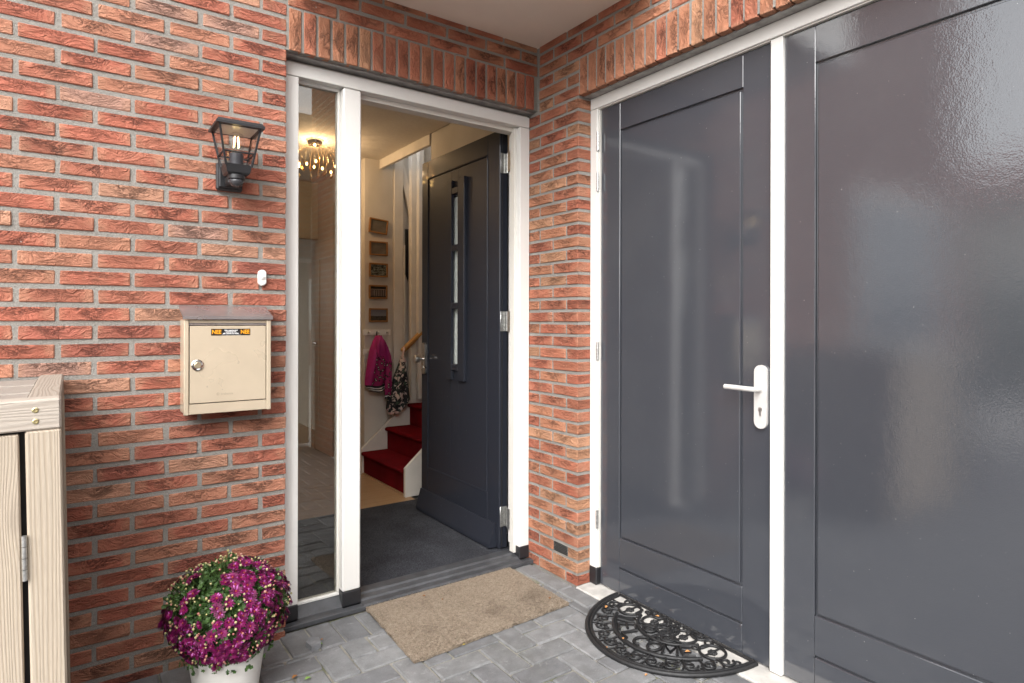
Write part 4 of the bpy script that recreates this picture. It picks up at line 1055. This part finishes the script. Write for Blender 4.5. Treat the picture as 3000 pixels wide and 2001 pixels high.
# ================================================================== flower pot
PX, PY = .435, 2.285
pt = thing('plant_pot', 'round white flower pot standing against the brick wall', 'pot', (PX, PY, 0))
MB().lathe([(.088, .0), (.094, .004), (.122, .196), (.123, .200), (.119, .201), (.114, .19), (.112, .17)], PX, PY, .001, 48).build('pot', M['pot'], pt, 40)
MB().lathe([(.10, 0), (.10, .01)], PX, PY, .165, 24).build('soil', M['soil'], pt)
cy_ = thing('chrysanthemum', 'round bush of magenta chrysanthemums with many unopened buds in the white pot', 'plant', (PX, PY, .17))
rgl = random.Random(21)
def leafmat(name, a, b):
    t = NT(name); c = t.geo(); n = t.noise(c, 45, 3); m = t.bsdf(t.mix(t.ramp(n, .3, .7), a, b), .5, 0, .4); return m
mleaf = leafmat('chrysanthemum_leaf', (.022, .055, .012), (.075, .145, .035)); mpet = leafmat('magenta_petal', (.085, .0012, .038), (.215, .003, .092)); mpet2 = leafmat('pale_petal', (.32, .04, .25), (.52, .16, .45))
mcen = simple('flower_centre', (.30, .05, .03), .7); mbud = leafmat('yellow_bud', (.42, .37, .15), (.52, .47, .26)); mbud2 = leafmat('pink_bud', (.42, .15, .13), (.55, .30, .22)); mstem = leafmat('stem_green', (.05, .09, .02), (.09, .13, .04))
CB = Vector((PX, PY, .318)); RX_, RZ_ = .184, .160
def shell(th, ph, k=1.0):
    bumpy = 1 + .09 * math.sin(th * 3 + 1) * math.cos(ph * 2) + .05 * mnoise.noise(Vector((math.cos(th) * 2.2, math.sin(th) * 2.2, ph * 2.4)))
    d = Vector((math.cos(th) * math.cos(ph), math.sin(th) * math.cos(ph), math.sin(ph)))
    return CB + Vector((d.x * RX_, d.y * RX_, d.z * RZ_)) * bumpy * k, d
core = MB()
core.lathe([(.01, -.125), (.08, -.12), (.13, -.07), (.148, 0), (.133, .062), (.086, .108), (.026, .126), (.002, .128)], CB.x, CB.y, CB.z, 24)
fol = MB()
fol.v, fol.f, fol.m = core.v, core.f, core.m
def leaf(mb, p, n, L, mi=0):
    n = n.normalized(); t = n.orthogonal().normalized(); a = rgl.uniform(0, 6.28); t = (t * math.cos(a) + n.cross(t) * math.sin(a)); w = n.cross(t)
    n2 = n * .35
    q = [p, p + (t * .30 + w * .16) * L, p + (t * .42 + w * .36 + n2 * .2) * L, p + (t * .55 + w * .17) * L, p + (t * .78 + w * .26 + n2 * .3) * L, p + (t * 1.0 + n2 * .5) * L,
         p + (t * .78 - w * .26 + n2 * .3) * L, p + (t * .55 - w * .17) * L, p + (t * .42 - w * .36 + n2 * .2) * L, p + (t * .30 - w * .16) * L]
    mid = p + (t * .6 - n2 * .25) * L
    mb.add(q + [mid], [(i, i + 1, 10) for i in range(9)] + [(9, 0, 10)], mi)
for _ in range(3600):
    th, ph = rgl.uniform(0, 6.283), math.asin(rgl.uniform(-.93, 1)); p, d = shell(th, ph, rgl.uniform(.78, 1.0))
    nn = (d + Vector((rgl.gauss(0, .5), rgl.gauss(0, .5), rgl.gauss(.25, .4))))
    leaf(fol, p, nn, rgl.uniform(.014, .030))
for _ in range(260):
    th = rgl.uniform(0, 6.283); r = rgl.uniform(.10, .15); p = Vector((PX + r * math.cos(th), PY + r * math.sin(th), rgl.uniform(.175, .225)))
    leaf(fol, p, Vector((math.cos(th), math.sin(th), -.3 + rgl.gauss(0, .4))), rgl.uniform(.016, .03))
tag(fol.build('foliage', mleaf, cy_), kind='stuff')
flo = MB(); bud = MB(); stem = MB(); flowers = []
def flower(p, n, r):
    n = n.normalized(); t = n.orthogonal().normalized(); b_ = n.cross(t)
    for layer, (cnt, rr, lift) in enumerate(((15, r, .12), (13, r * .80, .34), (9, r * .55, .62))):
        for k in range(cnt):
            a = 2 * math.pi * (k + .5 * layer) / cnt + rgl.uniform(-.12, .12); d = t * math.cos(a) + b_ * math.sin(a); s_ = n.cross(d)
            L = rr * rgl.uniform(.85, 1.1); w_ = r * .13; lf = lift + rgl.uniform(-.12, .12)
            p1 = p + d * L * .18; p2 = p + d * L * .65 + n * L * lf * .75; p3 = p + d * L + n * L * (lf * .8)
            flo.add([p1 - s_ * w_ * .4, p1 + s_ * w_ * .4, p2 + s_ * w_, p3 + s_ * w_ * .3, p3 - s_ * w_ * .3, p2 - s_ * w_], [(0, 1, 2, 5), (5, 2, 3, 4)], 1 if rgl.random() < .08 else 0)
    flo.lathe([(r * .17, 0), (r * .15, r * .16), (r * .05, r * .22)], p.x, p.y, p.z, 6, mi=2)
toward = Vector((-.43, -.88, .2)).normalized()
tries = 0
while len(flowers) < 255 and tries < 9000:
    tries += 1
    th, ph = rgl.uniform(0, 6.283), math.asin(rgl.uniform(-.72, .97)); p, d = shell(th, ph, rgl.uniform(1.0, 1.05))
    # bloom patches: heavy on the lower front and the right flank, sparse upper left
    side = d.dot(Vector((.82, -.57, 0))); pr = .42 + .55 * max(0, side) + .35 * (1 if d.z < .25 else 0) - .45 * (1 if (side < .1 and d.z > .25) else 0)
    pr += .55 * mnoise.noise(Vector((d.x * 3.1, d.y * 3.1, d.z * 3.1)))
    if rgl.random() > pr: continue
    if any((p - q).length < .0185 for q in flowers): continue
    flowers.append(p); flower(p, d + Vector((rgl.gauss(0, .25), rgl.gauss(0, .25), rgl.gauss(.2, .25))), rgl.uniform(.0155, .0225))
for _ in range(620):
    th, ph = rgl.uniform(0, 6.283), math.asin(rgl.uniform(-.75, 1)); p, d = shell(th, ph, rgl.uniform(1.01, 1.09))
    if any((p - q).length < .014 for q in flowers): continue
    r = rgl.uniform(.0026, .0046); mi = 0 if rgl.random() < .5 else 1
    bud.lathe([(r * .4, -r), (r * .95, -r * .3), (r, r * .3), (r * .6, r * .85), (r * .1, r)], p.x, p.y, p.z, 6, mi=mi)
    stem.tube([p - d * .05, p - d * .012 + Vector((0, 0, -.003)), p], .0011, 4, cap=False)
tag(flo.build('flowers', [mpet, mpet2, mcen], cy_), kind='stuff'); tag(bud.build('buds', [mbud, mbud2], cy_, True), kind='stuff'); tag(stem.build('stems', mstem, cy_), kind='stuff')

# ================================================================== fallen leaves
lm1 = simple('dry_leaf_brown', (.26, .11, .03), .8); lm2 = simple('dry_leaf_orange', (.58, .27, .09), .8); lm3 = simple('green_leaf', (.16, .26, .06), .7); lm4 = simple('yellow_leaf', (.60, .46, .06), .7)
def fallen(px, py, z, s, mat, label, group):
    p = onZ(px, py, z); a = random.uniform(0, 6.28); m = MB(); n = 7; L = s
    c, sn = math.cos(a), math.sin(a)
    def w(u, v_, h): return (p.x + (u * c - v_ * sn) * L, p.y + (u * sn + v_ * c) * L, z + .0015 + h * L)
    up = [(0, 0, 0), (.25, .22, .12), (.55, .30, .2), (.8, .16, .14), (1, 0, .05)]; dn = [(.8, -.18, .1), (.5, -.28, .22), (.22, -.2, .1)]
    m.add([w(*q) for q in up + dn] + [w(.5, 0, .02)], [(i, (i + 1) % 8, 8) for i in range(8)])
    o = m.build('fallen_leaf', mat, None, False, (p.x, p.y, z)); tag(o, label, 'leaf', group); return o
for px, py, s, m, l in ((1246, 1748, .018, lm1, 'small brown leaf scrap on the coir doormat, leftmost of three'), (1296, 1759, .015, lm1, 'small brown leaf scrap on the coir doormat, middle one of three'), (1610, 1750, .022, lm1, 'small brown leaf scrap near the right end of the coir doormat')): fallen(px, py, .017, s, m, l, 'leaf scraps on the coir mat')
for px, py, s, m, l in ((855, 1990, .026, lm1, 'curled brown leaf on the paving at the bottom edge near the flower pot'), (912, 1985, .028, lm3, 'green lobed leaf on the paving near the flower pot'), (945, 1888, .018, lm3, 'bright green leaf scrap on the paving below the side window'),
                        (939, 1877, .015, lm1, 'brown leaf scrap on the paving below the side window'), (1364, 1888, .014, lm4, 'yellow green leaf by the front edge of the coir doormat'), (1890, 1981, .016, lm2, 'orange leaf on the paving just outside the rubber mat'), (1586, 1798, .016, lm1, 'brown leaf at the right corner of the coir doormat')):
    fallen(px, py, .003, s, m, l, 'leaves on the paving')
for px, py, s, l in ((1774, 1782, .022, 'orange leaf in the upper left scrolls of the rubber mat'), (1825, 1874, .014, 'small orange leaf between the left rings of the rubber mat'), (2023, 1910, .022, 'orange leaf beside the right-hand circle of the rubber mat'), (1920, 1805, .018, 'orange leaf on the rubber mat close to the garage door'), (1778, 1899, .010, 'tiny orange leaf at the lower left rim of the rubber mat')): fallen(px, py, .016, s, lm2, l, 'leaves in the rubber mat')

# ================================================================== the street mirrored in glass and gloss paint
wn = thing('house_window', 'white framed window in the brick wall left of the bin shelter, mirrored in the garage door', 'window', (-2.05, YA, 1.0))
for (a, b, c_, d) in ((-2.95, -2.87, 1.0, 2.45), (-1.23, -1.15, 1.0, 2.45), (-2.869, -1.231, 2.37, 2.45), (-2.869, -1.231, 1.0, 1.08)): bx('frame', W, wn, a, b, YA - .03, YA - .002, c_, d, .003)
bx('pane', simple('dark_pane', (.10, .12, .14), .05), wn, -2.869, -1.231, YA - .012, YA - .008, 1.081, 2.369)
nh = thing('opposite_house', 'cream house with red tiled roof across the street, mirrored in the garage door', 'house', (-13, 6.0, 0))
bx('wall', simple('cream_render', (.78, .74, .64), .8), nh, -16, -11.6, 2.0, 13, -.05, 3.9)
MB().prism([(-16.4, 3.9), (-11.2, 3.9), (-13.8, 5.0)], 'y', 1.7, 13.3).build('roof', simple('red_tiles', (.40, .16, .11), .8), nh)
for yy_ in (3.4, 6.2, 9.0): bx('window', M['white'], nh, -11.62, -11.56, yy_, yy_ + 1.3, 1.0, 2.4); 
hd_ = MB(); rgh = random.Random(8)
for _ in range(9000):
    p = Vector((rgh.uniform(-9.6, -8.9), rgh.uniform(2.9, 11), rgh.uniform(.02, 1.9))); leaf(hd_, p, Vector((rgh.uniform(-.3, 1), rgh.gauss(0, .6), rgh.gauss(.4, .6))), .10)
tag(tag(hd_.build('hedge', mleaf, None, False, (-9.2, 6, 0)), 'leafy green hedge across the street, mirrored in the garage door', 'hedge'), kind='stuff')
bh = thing('street_house', 'brick house with white windows behind the viewer', 'house', (3, -14, 0))
bx('wall', simple('far_brick', (.34, .15, .10), .85), bh, -9, 16, -18, -13, -.05, 5.2)
MB().prism([(-18.5, 5.2), (-12.5, 5.2), (-15.5, 8.2)], 'x', -9.3, 16.3).build('roof', simple('dark_tiles', (.10, .09, .09), .8), bh)
for k in range(6): bx('window', M['white'], bh, -7 + k * 3.8, -5.2 + k * 3.8, -13.0, -12.94, 1.0, 2.5); bx('window', M['white'], bh, -7 + k * 3.8, -5.2 + k * 3.8, -13.0, -12.94, 3.3, 4.6)
